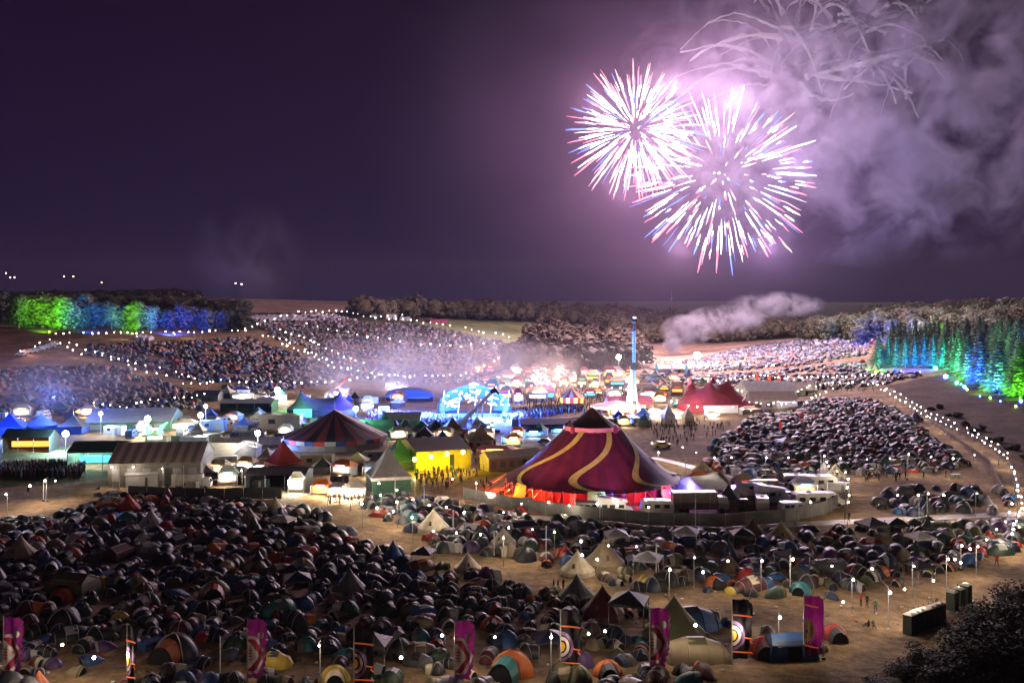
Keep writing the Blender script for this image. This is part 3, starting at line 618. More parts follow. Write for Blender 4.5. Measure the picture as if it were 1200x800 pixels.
leafm = [M('broad_leaves', (.115,.12,.06), rough=.6, var=.45, vscale=.35, trans=.25), M('dark_leaves', (.085,.082,.048), rough=.6, var=.45, vscale=.35, trans=.25), M('autumn_leaves', (.135,.11,.06), rough=.6, var=.4, vscale=.35, trans=.25)]
needle = M('needles', (.085,.13,.075), rough=.6, var=.35, vscale=.5, trans=.2)
bark = M('bark', (.10,.075,.05), rough=.9, var=.3, vscale=4)
def core(rx, rz, zc): return MB().lathe([(.05,zc-rz*.75),(rx*.5,zc-rz*.5),(rx*.62,zc),(rx*.5,zc+rz*.45),(.05,zc+rz*.7)], 10, lobe=lambda a, z: 1+.15*math.sin(3*a+z))
TP = []
for i in range(4):
    V, Fc = crown(3600, 7.5, 8.0, 8.6, .48, 40+i, 20); r = empty('broadleaf_tree', (0,0,-500)); mb = MB(); mb.add(V, Fc); c_ = core(7.5,7.5,9.5); mb.add(c_.v, c_.f)
    mb.build('crown', leafm[i % 3], r); trunk(12, .5, 6, i).build('trunk', bark, r); TP.append([r, 0])
CP = []
for i in range(3):
    V, Fc = conifer(17, 3.4, 2300, 60+i); r = empty('conifer_tree', (0,0,-500)); mb = MB(); mb.add(V, Fc); mb.lathe([(1.6,1.2),(1.0,8),(.15,16)], 8)
    mb.build('crown', needle, r); MB().tube([(0,0,-.6),(0,0,16.5)], [.32,.05], 7).build('trunk', bark, r); CP.append([r, 0])
def tree(P, i, px, py, hpx, wf=1.0, label=None, grp=None, nat=18.0):
    P = P[i % len(P)]; o = copy_tree(P[0]) if P[1] else P[0]; P[1] = 1
    p = at(px, py); s = hpx*mpp(p.y)/nat; o.location = p; o.scale = (s*wf, s*wf, s); o.rotation_euler = (0, 0, random.uniform(0, 2*PI))
    tag(o, label, 'tree', grp); return o
LT = []
# left lit row: (px, base row, height in pixels, width factor, label)
for i, (px, py, h, wf, lb) in enumerate([(-12,384,54,1.2,'dark unlit tree at the left edge of the photo'),(22,384,50,1.1,'dark blue shaded tree just left of the large green lit tree'),(50,384,47,1.35,'large bright green floodlit tree, left part of the big clump'),(75,385,44,1.2,'bright green floodlit tree, right part of the big clump'),
        (97,384,50,1.0,'teal lit tree between the large green tree and the blue ones'),(112,385,40,1.1,'blue lit tree right of the teal one'),(131,386,38,1.0,'blue green dim tree left of the smaller green tree'),(155,387,40,1.15,'smaller bright green floodlit tree in the middle of the left row'),(174,387,36,.9,'teal edged tree right of the smaller green tree'),
        (196,387,32,1.25,'bright blue lit low tree, left of a pair'),(217,387,36,1.25,'deep blue lit tree, right of a pair'),(243,388,32,1.1,'grey unlit tree after the blue pair'),(262,388,31,1.1,'grey rounded tree second from the row end'),(281,389,28,1.1,'last small grey tree at the right end of the left row')]):
    LT.append(tree(TP, i, px, py, h, wf, lb))
for i, px in enumerate(range(-10, 300, 21)):
    h = 26-abs(px-100)*.03; tree(TP, i+1, px+random.uniform(-5,5), 371, h*1.25, 1.5, None, 'dark trees behind the floodlit row on the left')['label'] = 'dark bushy tree in the shade behind the floodlit left row'
# right upper wood
nat_lab = 'rounded brown grey tree of the wood on the right skyline'
for i in range(34):
    px = 940+i*8.6+random.uniform(-2,2); py = 399-(px-940)*.035+random.uniform(-2,2); h = (28+min(1,(px-940)/90)*11)*random.uniform(.9,1.1)
    tree(TP, i, px, py, h, 1.15, nat_lab, 'rounded trees of the right skyline wood')
for i in range(34):
    px = 1020+i*7+random.uniform(-3,3); py = 386-(px-1020)*.02; tree(TP, i+2, px, py, random.uniform(30,36)*(1+(px-1020)/800), 1.3, nat_lab, 'rounded trees of the right skyline wood')
for i, (px, py, h, wf, lb) in enumerate([(1046,402,34,1.1,'deep blue floodlit tree in the right wood'),(1075,401,36,1.1,'pale violet white floodlit tree in the right wood'),(1100,400,17,.8,'small bright green lit bush beside the wood lamps'),(1008,404,28,1.2,'dim blue lit tree left of the blue floodlit one')]):
    tree(TP, i, px, py-1, h, wf, lb)
CN = ['bright green lit conifer at the left corner of the conifer row','green conifer second in the row behind the corner one','blue lit conifer third in the right row','blue lit conifer fourth in the right row','blue lit conifer fifth in the right row','teal lit conifer sixth in the right row','teal lit conifer seventh in the right row','dim teal conifer eighth in the right row',
      'green tinged conifer ninth in the right row','blue shaded conifer tenth in the right row','tall bright green conifer standing forward in the row','dark blue tall conifer right of the bright green one','short bright green conifer low between two blue ones','tall blue lit conifer right of the short green one','bright green conifer at the right edge of the photo']
CC = [(1030,430,34,1.5),(1041,429,34,1.2),(1050,430,33,1.1),(1061,430,34,1.1),(1072,430,34,1.1),(1083,430,36,1.1),(1094,431,37,1.1),(1106,432,40,1.1),(1117,434,42,1.1),(1124,438,48,1.1),(1135,449,55,1.15),(1150,452,60,1.1),(1162,460,42,1.2),(1172,462,62,1.15),(1196,467,62,1.4)]
for i, ((px, py, h, wf), lb) in enumerate(zip(CC, CN)): tree(CP, i, px, py, h*1.05, wf*1.3, lb, None, 17.0)
for i in range(30):
    px = 1045+i*5.6; py = 424-(i*.0)+max(0,(px-1130))*.30; tree(CP, i, px+random.uniform(-2,2), py-13, random.uniform(30,38)+max(0,px-1120)*.28, 1.5, 'dark conifer in the block behind the lit row', 'dark conifers behind the lit row', 17.0)
for i in range(16):
    px = 1115+i*7; tree(TP, i, px, 400+max(0,px-1130)*.22, random.uniform(34,44), 1.5, 'dark broad tree on the slope above the conifers', 'dark trees above the conifers')
# far woods: masses
V, Fc = crown(330, 7.5, 7, 8, 1.25, 77, 9); cr_ = core(7.5,7,8); WT = [(list(V)+[v for v in cr_.v], list(Fc)+[tuple(i+len(V) for i in f) for f in cr_.f], None)]
V, Fc = crown(330, 7.5, 7, 8, 1.25, 78, 9); WT.append((list(V)+[v for v in cr_.v], list(Fc)+[tuple(i+len(V) for i in f) for f in cr_.f], None))
def wood(name, poly, step, s0, s1, tint, label):
    P = scatter(poly, step, .35); its = []
    for x, y, z in P:
        s = random.uniform(s0, s1); v = random.uniform(.7, 1.35); its.append((random.randint(0,1), x, y, z-1, random.uniform(0,6.3), s, s, s*random.uniform(.85,1.15), tuple(c*v for c in tint)))
    swarm(name, WT, its, M('wood_leaves', (.06,.06,.03), rough=.7, attr='tint', trans=.2, var=.25, vscale=.08), 'stuff', label, 'wood'); print(name, len(its))
wood('wood', [(592,437),(640,440),(700,440),(745,438),(755,424),(735,412),(700,406),(650,402),(620,408)], 8.0, .85, 1.15, (.085,.065,.042), 'dark rounded wood mound behind the glowing market')
wood('wood', [(415,372),(480,374),(520,373.5),(600,377),(690,383),(700,395),(745,408),(760,402),(845,402),(900,398),(935,396),(930,386),(850,381),(780,380),(700,374),(600,371),(500,369.5),(415,368)], 13.0, .9, 1.3, (.15,.125,.07), 'long grey brown wood stretching along the far ridge')
wood('wood', [(100,364),(230,366),(232,356),(180,352),(100,353),(-50,360),(-50,368)], 13.0, .9, 1.2, (.085,.065,.045), 'dark wood on the slope beyond the left field')
# bushes bottom right and along the rough slope
def bush(px, py, h, w_, seed, lab, grp=None):
    V, Fc = crown(3000, 1.0, .8, .75, .036*(1 if py > 690 else 1.8), seed, 16); o = empty('bush', at(px, py), 0, lab, 'bush', grp)
    mb = MB().add(V, Fc); c_ = core(.6,.5,.6); mb.add(c_.v, c_.f); mb.build('foliage', M('scrub_leaves', (.020,.022,.010), rough=.7, var=.4, vscale=3), o)
    st = MB()
    for k in range(5): a = k*1.3; st.tube([(0,0,-.1),(.3*math.cos(a),.3*math.sin(a),.8)], [.04,.015], 4)
    st.build('stem', bark, o); o.scale = (w_, w_, h); return o
for i, (px, py, h, w_) in enumerate([(1195,722,3.2,3.4),(1165,745,3.0,3.6),(1130,765,3.0,3.6),(1185,765,3.6,4.6),(1150,795,3.4,4.4),(1090,790,2.2,3.0),(1060,800,1.6,2.4),(1205,800,4.0,5.0),(1110,812,2.6,3.4),(1035,812,1.2,2.0)]):
    bush(px, py, h, w_, 90+i, 'dark scrub bush in the black thicket at the bottom right corner', 'bushes of the bottom right thicket')
for i in range(13):
    t = i/12; px = 1085+t*120; py = 480+t*62+random.uniform(-5,5)+4; bush(px+6, py-6, random.uniform(.6,1.4), random.uniform(1.2,2.0), 120+i, 'low dark bush on the rough slope beside the lamp lined path', 'bushes along the lamp lined path')
# uplights on the trees
def flood(name, px, py, col, power, tpx, tpy, tup, lab, up=.6, spot=1.2, vis=.3, es=60):
    p = at(px, py); p.z += up; o = empty('flood_light', p, 0, lab, 'flood light')
    t = at(tpx, tpy); t.z += tup
    MB().box((0,0,0),(.5,.35,.4)).build('housing', M('lamp_housing', (.03,.03,.03)), o)
    if up > 1: MB().tube([(0,0,-up),(0,0,-.2)], .07, 5).build('pole', FAB['silver'], o)
    MB().sphere((0,-.2,.05), vis, 8).build('lens', M('lens_'+name, col, emit=col, es=es, emit_nee=False), o)
    src = p+Vector((0,-9,1.6)) if px < 600 else (t+Vector((-17,-9,3.5-tup)) if px > 1112 else p+Vector((-3,-12,3.5)))  # spot starts at an added point, away from its visible housing
    l = lamp('beam', 'SPOT', src, col, power*(1.0 if px < 600 else (1.15 if px < 1112 else 1.5)), .3, t+Vector((0,0,0 if px < 1112 else 1)), max(spot, 1.15) if px > 1112 else spot, .8)
    return o
G = (.22, 1.0, .03); B = (.02, .06, 1.0); T = (.02, .7, .35)
E0 = 95000
flood('green', 58,390, G, E0*3.4, 60,384,10,'green flood light under the large green tree', spot=.95); flood('blue',108,391, B, E0*3.6,112,385,9,'blue flood light below the left blue trees', spot=.95); flood('teal',98,391,T,E0*.9,96,384,12,'teal flood light between green and blue trees', spot=.8)
flood('green',155,392,G,E0*2.0,156,387,9,'green flood light under the smaller green tree', spot=.8); flood('blue',205,393,B,E0*4.6,206,387,8,'blue flood light under the blue pair of trees', spot=1.35)
flood('blue',1046,405,B,E0*4,1046,401,10,'blue flood light in the right wood', spot=1.0); flood('white',1076,404,(.6,.6,1.),E0*3.0,1076,400,10,'pale flood light in the right wood', spot=.8); flood('green',1100,403,G,E0,1100,399,4,'green flood light by the wood lamps', spot=.8); flood('blue',1008,407,B,E0*1.5,1008,403,8,'dim blue flood light at the wood edge', spot=1.)
flood('green',1026,437,G,E0*2.2,1032,430,6,'green flood light at the corner of the conifer row', spot=1.); flood('blue',1056,436,B,E0*4.0,1060,430,6,'blue flood light before the conifer row, left', spot=1.3); flood('blue',1078,437,B,E0*2.4,1082,430,6,'blue flood light before the conifer row, middle', spot=1.)
flood('teal',1096,433,T,E0*1.2,1094,430,8,'bright green white flood light at the slope top', vis=.9); flood('teal',1110,442,T,E0*1.5,1118,432,6,'teal flood light by the forward conifers'); flood('blue',1108,443,(.5,.6,1.),E0*1.0,1135,440,6,'bright white blue flood light on the slope', vis=1.0)
flood('blue',1148,466,B,E0*2.6,1150,452,8,'deep blue flood light among the forward conifers', spot=.9); flood('teal',1126,452,T,E0*1.2,1124,438,9,'dim teal flood light behind the tall green conifer', spot=.9)
flood('green',1133,458,G,E0*1.5,1136,449,7,'green flood light under the tall green conifer', spot=.8); flood('teal2',1121,450,T,E0*.6,1130,446,5,'teal flood light on the rough slope', vis=.7); flood('blue',1130,455,B,E0*2.5,1150,450,7,'blue flood light left of the short green conifer', vis=.7, spot=.9)
flood('green',1160,468,G,E0*1.1,1162,460,5,'green flood light under the short green conifer', spot=.9); flood('blue',1172,472,B,E0*2.2,1173,462,8,'blue flood light under the last blue conifer', spot=.8); flood('green',1190,478,G,E0*2.0,1196,467,7,'green flood light at the right edge', spot=1.); flood('blue',1196,472,B,E0*.5,1180,462,5,'blue flood light nearest the right edge', vis=.6)
# ------------------------------------------------------------------ market, stages, marquees
def cloth(n, c, **k): return M('canvas_'+n, c, rough=.65, var=.15, vscale=.8, bump=.35, **k)
CV = {'white': cloth('white', (.70,.68,.66), trans=.3), 'grey': cloth('grey', (.22,.22,.23)), 'dark': cloth('dark', (.04,.04,.045)), 'green': cloth('green', (.03,.10,.06)), 'tan': cloth('tan', (.30,.24,.17)), 'red': cloth('red', (.36,.03,.04), trans=.2), 'blue': cloth('blue', (.03,.08,.35), trans=.2),
      'purple': cloth('purple', (.17,.03,.13), trans=.2), 'cream': cloth('cream', (.55,.48,.36), trans=.3), 'yellow': cloth('yellow', (.60,.48,.05), trans=.2), 'pink': cloth('pink', (.5,.12,.2), trans=.2), 'teal': cloth('teal', (.05,.30,.26), trans=.2), 'brown': cloth('brown', (.10,.06,.04)), 'orange': cloth('orange', (.6,.2,.03), trans=.2)}
steel = M('steel', (.35,.35,.36), rough=.4, metal=.8); wood_m = M('planks', (.22,.14,.08), rough=.8, var=.3, vscale=2); blackm = M('black_paint', (.015,.015,.017), rough=.5); whitem = M('white_panel', (.7,.7,.68), rough=.5, var=.08, vscale=.7); tyre = M('rubber', (.02,.02,.02), rough=.8)
glassm = M('dark_glass', (.02,.025,.03), rough=.15, spec=.8)
def glow(n, c, s): return M('glow_'+n, c, emit=c, es=s*.42, emit_nee=False)
CV['dusk'] = cloth('dusk', (.085,.078,.072)); GW = {'warm': glow('warm', (1,.78,.5), 9), 'white': glow('white', (.95,.97,1), 12), 'amber': glow('amber', (1,.5,.12), 7), 'blue': glow('blue', (.08,.22,1), 6), 'cyan': glow('cyan', (.3,.9,1), 9), 'green': glow('green', (.15,1,.3), 5), 'red': glow('red', (1,.08,.05), 5), 'violet': glow('violet', (.5,.2,1), 5), 'yellow': glow('yellow', (1,.8,.08), 5), 'pink': glow('pink', (1,.3,.55), 5)}
GS = {k: M('stall_light_'+k, c, emit=c, es=e, emit_nee=False) for k, c, e in (('warm',(1,.62,.32),1.6),('white',(.9,.95,1),1.7),('amber',(1,.36,.06),1.6),('green',(.1,.9,.3),1.0),('red',(1,.06,.04),1.2),('pink',(1,.18,.4),1.2),('cyan',(.1,.6,1),1.3),('blue',(.06,.15,1),1.3))}
STK = ['amber','red','warm','blue','pink','green','amber','white']
def root(name, px, py, rz, label, cat, grp=None): return empty(name, at(px, py), rz, label, cat, grp)

def bigtop_shape(o, R0, hp, he, hood_r, hood_z, seg, roofm, hoodm, wallm, sx=1.0, sy=1.0):
    prof = []
    for i in range(11):
        t = i/10; r = hood_r+(R0-hood_r)*t; z = he+(hood_z-he)*((1-t)**1.45*.85+(1-t)*.15); prof.append((r, z))
    MB().lathe(prof[::-1], seg, sx=sx, sy=sy, lobe=lambda a, z: 1+.018*math.cos(seg/2*a)).build('roof', roofm, o, smooth=True)
    hp_ = [(hood_r*(1-t)+.05, hood_z+(hp-hood_z)*(t**1.25)) for t in (0,.2,.4,.6,.8,.92,1)]
    MB().lathe([(hood_r*1.04, hood_z-.15)]+hp_, 16, sx=sx, sy=sy).build('hood', hoodm, o)
    MB().lathe([(R0*.955, 0), (R0*.955, he+.1)], seg, sx=sx, sy=sy).build('wall', wallm, o)
    return prof
# main circus tent
bt = root('circus_tent', 694, 572, 0, 'huge purple big top with yellow snaking stripes, the nearest circus tent', 'circus tent')
bp_ = bt.location
hoodm = mat('hood_cloth', (.055,.012,.022), rough=.6, stripes=((.14,.12,.03), 2.0, 'ang'), var=.2)
prof = bigtop_shape(bt, 17.6, 16.4, 2.3, 5.2, 12.6, 48, mat('crimson_canvas', (.135,.022,.062), rough=.6, stripes=((.105,.018,.060), 24, 'ang'), var=.22, vscale=.5, bump=.9), CV['brown'], cloth('redwall', (.30,.025,.02), trans=.3))
MB().lathe([(5.85,11.9),(5.80,12.75)], 24).build('valance', cloth('pinkband', (.55,.25,.30)), bt)
def rib(a0, w_, r_in=5.9, r_out=17.4):
    vs = []; n = 26
    for i in range(n):
        t = i/(n-1); r = r_in+(r_out-r_in)*t; z = float(np.interp(r, [p[0] for p in prof], [p[1] for p in prof]))+.28
        a = a0+R(30)*(1-t)-.45*math.sin(PI*t**1.8); ww = w_*(.75+.5*t)
        for s in (-1, 1): aa = a+s*ww/r/1.0; vs.append((r*math.cos(aa), r*math.sin(aa), z))
    return MB().add(vs, [(2*i, 2*i+1, 2*i+3, 2*i+2) for i in range(n-1)])
yel = cloth('yellowstripe', (.58,.60,.18))
for k, a in enumerate((-145, -92, -42, 8, 58, 108, 160)):
    rib(R(a), .75).build('stripe', yel, bt, smooth=True)
    zr = 2.55; a2 = R(a)
    MB().add([(17.5*math.cos(a2-.09),17.5*math.sin(a2-.09),zr+.15),(17.5*math.cos(a2+.09),17.5*math.sin(a2+.09),zr+.15),(18.1*math.cos(a2+.10),18.1*math.sin(a2+.10),.2),(18.1*math.cos(a2-.10),18.1*math.sin(a2-.10),.2)], [(0,1,2,3)]).build('flap', M('yellow_flap', (.75,.55,.03), rough=.6), bt)
for k in range(4):
    a = R(45+90*k); MB().lathe([(.4,0),(.45,.7),(.28,1.3),(.05,1.7)], 8, c=(6*math.cos(a),6*math.sin(a),11.6)).build('king_pole_cap', cloth('pinkcap', (.25,.04,.08)), bt)
MB().tube([(0,0,16.3),(0,0,17.6)], .08, 6).build('finial', FAB['silver'], bt)
g = MB(); pole_ = MB()
for k in range(48):
    a = 2*PI*k/48; g.tube([(17.5*math.cos(a),17.5*math.sin(a),2.5),(22*math.cos(a),22*math.sin(a),0)], .035, 3); pole_.tube([(17.2*math.cos(a),17.2*math.sin(a),0),(17.4*math.cos(a),17.4*math.sin(a),2.55)], .06, 4)
g.build('guy_rope', rope, bt)['kind'] = 'stuff'; pole_.build('side_pole', steel, bt)['kind'] = 'stuff'
rnd = random.Random(3)
for k in range(16):
    a = R(-170+k*10.6); MB().box((16.95*math.cos(a),16.95*math.sin(a),1.25),(1.3,.15,1.8), rz=a+PI/2).build('wall_panel', random.choice([M('panel_red',(.5,.04,.03),trans=.3),CV['orange'],CV['yellow'],CV['blue'],CV['red']]), bt)
for a, c, e_ in ((-175,(1,.1,.03),2600),(-150,(1,.12,.03),3600),(-128,(1,.15,.05),3600),(-108,(.9,.08,.1),2000),(-88,(.05,.12,1),4200),(-66,(1,.12,.1),1500),(-46,(.5,.05,1),2600),(-28,(.12,.15,1),2600),(0,(.5,.2,1),2400)):
    q = 19.3; lamp('tent_lamp', 'POINT', bp_+Vector((q*math.cos(R(a)), q*math.sin(R(a)), 1.6)), c, e_*.42, .2)
lamp('roof_fill', 'SPOT', bp_+Vector((26,-14,2.5)), (.45,.2,1), 22000, .3, bp_+Vector((10,-6,8)), 1.1, .8); lamp('roof_fill', 'SPOT', bp_+Vector((-22,-18,2)), (1,.35,.25), 16000, .3, bp_+Vector((-9,-6,6)), 1.1, .8); lamp('roof_fill', 'SPOT', bp_+Vector((2,-27,3)), (1,.40,.45), 18000, .3, bp_+Vector((0,-6,9)), 1.2, .8)  # spots added to brighten the roof canvas

# red many-peaked tent on the right
rt = root('circus_tent', 838, 481, .12, 'red circus tent with four pointed peaks and a white front wall', 'circus tent'); rs = 1.0
def multi_peak(o, L_, W_, peaks, he, m_, wallm):
    nx, ny = 70, 40; vs = []
    for j in range(ny):
        for i in range(nx):
            x = (i/(nx-1)*2-1); y = (j/(ny-1)*2-1); rr = (abs(x)**2.6+abs(y)**2.6)**(1/2.6); edge = max(0, 1-rr); q = max(abs(x), abs(y)) or 1; k = q/max(rr, 1e-6)
            X, Y_ = x*k*L_, y*k*W_; z = he
            ee = max(0, 1-max(abs(x), abs(y))); z += 2.2*ee**.8
            for px_, py_, hh in peaks: d = math.hypot(X-px_, Y_-py_); z += (hh-he-2.0)*math.exp(-(d/2.3)**.8)*min(1, ee*3)
            vs.append((X, Y_, z))
    MB().add(vs, [(j*nx+i, j*nx+i+1, (j+1)*nx+i+1, (j+1)*nx+i) for j in range(ny-1) for i in range(nx-1)]).build('roof', m_, o, smooth=True)
    b = [((abs(math.cos(a))**.77*math.copysign(1, math.cos(a)))*L_*.97, (abs(math.sin(a))**.77*math.copysign(1, math.sin(a)))*W_*.97) for a in np.linspace(0, 2*PI, 41)]
    mb = MB(); mb.add([(x, y, z) for x, y in b for z in (0, he)], [(2*i, 2*i+2, 2*i+3, 2*i+1) for i in range(40)]); mb.build('wall', wallm, o)
Yr = rt.location.y; k_ = mpp(Yr)
pk = [(-13*k_*1.0-2, 2, 38*k_), (-2*k_, -3, 37*k_), (10*k_, 4, 39*k_), (24*k_, 0, 37*k_)]
pk = [(x-8*k_, y, z) for x, y, z in pk]; multi_peak(rt, 46*k_, 26*k_, pk, 9*k_*1.1, cloth('winered', (.15,.02,.035), trans=.2), cloth('redwall2', (.30,.03,.05)))
for x, y, z in pk: MB().tube([(x,y,z-2.6),(x,y,z-.6),(x,y,z+.6)], [.9,.4,.1], 7).build('peak_cap', M('pink_cap', (.6,.15,.2)), rt)
MB().box((-2*k_,-27*k_,4.5*k_),(40*k_,.4,8.6*k_)).build('front_panel', M('banner_white', (.8,.78,.75)), rt)
for x in (-2, 18): 
    mb = MB(); vs = [((x+14*math.cos(a)*s)*k_, -13*k_-8*math.sin(a)*k_*s, 21*k_-10*math.sin(a)*k_) for a in np.linspace(.3, 2.8, 14) for s in (.88, 1.05)]
    mb.add(vs, [(2*i, 2*i+1, 2*i+3, 2*i+2) for i in range(13)]).build('stripe', cloth('pinkstripe', (.6,.45,.45)), rt)
lamp('tent_lamp', 'POINT', rt.location+Vector((-5,-15,3)), (1,.9,.8), 2500, .4); lamp('tent_lamp', 'POINT', rt.location+Vector((-20,-16,16)), (1,.75,.7), 6000, .4); lamp('tent_lamp','POINT', rt.location+Vector((18,-18,14)), (1,.6,.6), 5000, .4)

# striped tent on the left of the market
stt = root('circus_tent', 392, 522, .2, 'dark red and black striped round tent left of the yellow lit hall', 'circus tent')
mb = MB(); hs = 9.3; R1 = 13.6; n = 32
vs = [(0,0,hs+.0)]+[((R1*t+.0)*math.cos(2*PI*k/n)*(1+.02*(k % 2)), R1*t*math.sin(2*PI*k/n)*.85, 2.6+(hs-2.6)*((1-t)**1.35*.6+(1-t)*.4)) for t in np.linspace(.08,1,9) for k in range(n)]
fs = [(0, 1+k, 1+(k+1) % n) for k in range(n)]+[(1+j*n+k, 1+j*n+(k+1) % n, 1+(j+1)*n+(k+1) % n, 1+(j+1)*n+k) for j in range(8) for k in range(n)]
mb.add(vs, fs); mb.m = [0 if k % 2 else 1 for k in range(n)]+[(0 if k % 2 else 1) for j in range(8) for k in range(n)]
mb.build('roof', [M('stripe_black', (.02,.015,.02), rough=.6), M('stripe_red', (.17,.03,.035), rough=.6)], stt)
MB().lathe([(R1*.97,0),(R1*.97,2.6)], n, sy=.85).build('wall', CV['grey'], stt)
mb = MB().lathe([(R1*1.0,1.5),(R1*1.01,2.6)], n, sy=.85); mb.m = [k % 3 for k in range(n)]; mb.build('valance', [CV['blue'], M('val_red', (.5,.06,.05)), CV['white']], stt)
MB().tube([(0,0,hs-.3),(0,0,hs+2)], .1, 6).build('pole', FAB['white'], stt)
for a in (-.3,-.45,-.15): MB().tube([(0,0,hs+.1),(R1*math.cos(a),R1*math.sin(a)*.85,2.8)], .12, 4).build('light_line', M('line_pink', (.8,.6,.65), emit=(1,.7,.75), es=.25), stt)
lamp('tent_lamp', 'POINT', stt.location+Vector((-12,-10,2.5)), (.2,.3,1), 2500, .3)

def peak_tent(px, py, wpx, hpx, c, label, wallc='grey', wallh=.33, n=4, rz=.4, grp=None, cap=True):
    o = root('pagoda_tent', px, py, rz, label, 'tent', grp); k = mpp(o.location.y); r = wpx*k/2*(1.18 if n == 4 else 1.0); h = hpx*k; hw = h*wallh
    mb = MB(); prof_ = [(r*(1-t)+.02, hw+(h-hw)*(t**1.7*.55+t*.45)) for t in np.linspace(0,1,9)]
    a0 = PI/4 if n == 4 else 0; mb.lathe(prof_, n, a0=a0); mb.build('canopy', CV[c], o)
    MB().lathe([(r*1.0,hw*.84),(r*1.01,hw+.02)], n, a0=a0).build('valance', CV['white' if c in ('grey','white') else c], o)
    MB().lathe([(r*.96,0),(r*.96,hw*.86)], n, a0=a0).build('wall', CV[wallc], o)
    if cap: MB().tube([(0,0,h-.3),(0,0,h+.8)], .07, 5).build('finial', steel, o)
    return o
def marquee(px, py, wpx, dep, hpx, c, label, wallc='grey', rz=0., wallh=.55, windows=0, striped=None, open_=False, grp=None, inner=None, name='marquee', vault=False):
    o = root(name, px, py, rz, label, 'marquee', grp); k = mpp(o.location.y); w_ = wpx*k; h = hpx*k; hw = h*wallh; d = dep
    rm = CV[c] if not striped else mat('canvas_striped', CVC[c], rough=.6, stripes=(striped, 2*PI/ (w_/9), 0))
    mb = MB(); x = w_/2
    if vault:
        vs = [(x*1.02*math.cos(a), yy, hw+(h-hw)*math.sin(a)) for yy in (0, d) for a in np.linspace(0, PI, 9)]; mb.add(vs, [(i, i+1, i+10, i+9) for i in range(8)]+[tuple(range(9)), tuple(range(17, 8, -1))])
    else: mb.add([(-x-.2,-.3,hw-.1),(x+.2,-.3,hw-.1),(x+.2,d+.3,hw-.1),(-x-.2,d+.3,hw-.1),(-x-.2,d/2,h),(x+.2,d/2,h)], [(0,1,5,4),(2,3,4,5)])
    mb.build('roof', rm, o)
    mb = MB(); 
    if not vault: mb.add([(-x,0,hw-.12),(-x,d,hw-.12),(-x,d/2,h-.1)],[(0,1,2)]); mb.add([(x,0,hw-.12),(x,d,hw-.12),(x,d/2,h-.1)],[(0,2,1)])
    t = .12
    mb.box((-x,d/2,hw/2-.06),(t,d,hw-.12)); mb.box((x,d/2,hw/2-.06),(t,d,hw-.12)); mb.box((0,d,hw/2-.06),(w_-t,t,hw-.12))
    if not open_: mb.box((0,0,hw/2-.06),(w_-t,t,hw-.12))
    mb.build('wall', CV[wallc], o)
    if open_:
        for q in range(4): MB().tube([(-x+w_*q/3,0,0),(-x+w_*q/3,0,hw-.1)], .08, 5).build('leg', steel, o)
        if inner: MB().box((0,d*.6,hw*.42),(w_*.86,.3,hw*.36)).build('lit_counter', GS.get(inner, GW['warm']), o)
    else:
        for q in range(windows):
            xx = -x+w_*(q+.5)/windows; MB().box((xx,-.09,hw*.5),(w_/windows*.55,.06,hw*.5)).build('window', M('clear_vinyl', (.16,.16,.17), rough=.3), o)
        MB().box((x*.3,-.12,hw*.38),(w_*.08,.08,hw*.76)).build('door', M('door_dark', (.03,.03,.03)), o)
    return o
CVC = {'white': (.7,.68,.66), 'red': (.36,.03,.04), 'tan': (.3,.24,.17), 'yellow': (.6,.48,.05), 'blue': (.03,.08,.35)}
STC = 0
def stall(px, py, wpx, hpx, c, g_, label, grp=None, rz=0, striped=None, power=0, lc=None):
    o = root('food_stall', px, py, rz, label, 'stall', grp); k = mpp(o.location.y); w_ = wpx*k; h = hpx*k; d = w_*.6
    hw = h*.62; MB().box((0,d/2,hw/2),(w_,d,hw)).build('body', CV['grey' if c != 'grey' else 'white'], o)
    rm = CV[c]
    if striped: rm = mat('awning_striped', CVC.get(c, (.4,.3,.2)), rough=.6, stripes=(striped, 2*PI/(w_/5), 0))
    x = w_*.55; MB().add([(-x,-.5,hw),(x,-.5,hw),(x,d+.3,hw),(-x,d+.3,hw),(-x*.45,d*.5,h),(x*.45,d*.5,h)], [(0,1,5,4),(1,2,5),(2,3,4,5),(3,0,4)]).build('canopy', rm, o)
    MB().box((0,-.08,hw*.60),(w_*.80,.12,hw*.34)).build('lit_opening', GS[g_], o); MB().box((0,-.4,hw*.32),(w_*.9,.6,.12)).build('counter', wood_m, o)
    MB().box((0,-.62,hw*1.08),(w_*.5,.1,hw*.14)).build('sign', GS[STK[int(px*7+py) % len(STK)]], o)
    for s in (-1,1): MB().tube([(s*x*.95,-.5,0),(s*x*.95,-.5,hw)], .06, 4).build('leg', steel, o)
    if power: lamp('stall_lamp', 'POINT', o.location+Vector((0,-1.8,hw*.8)), lc or (1,.85,.65), power, .3)
    return o
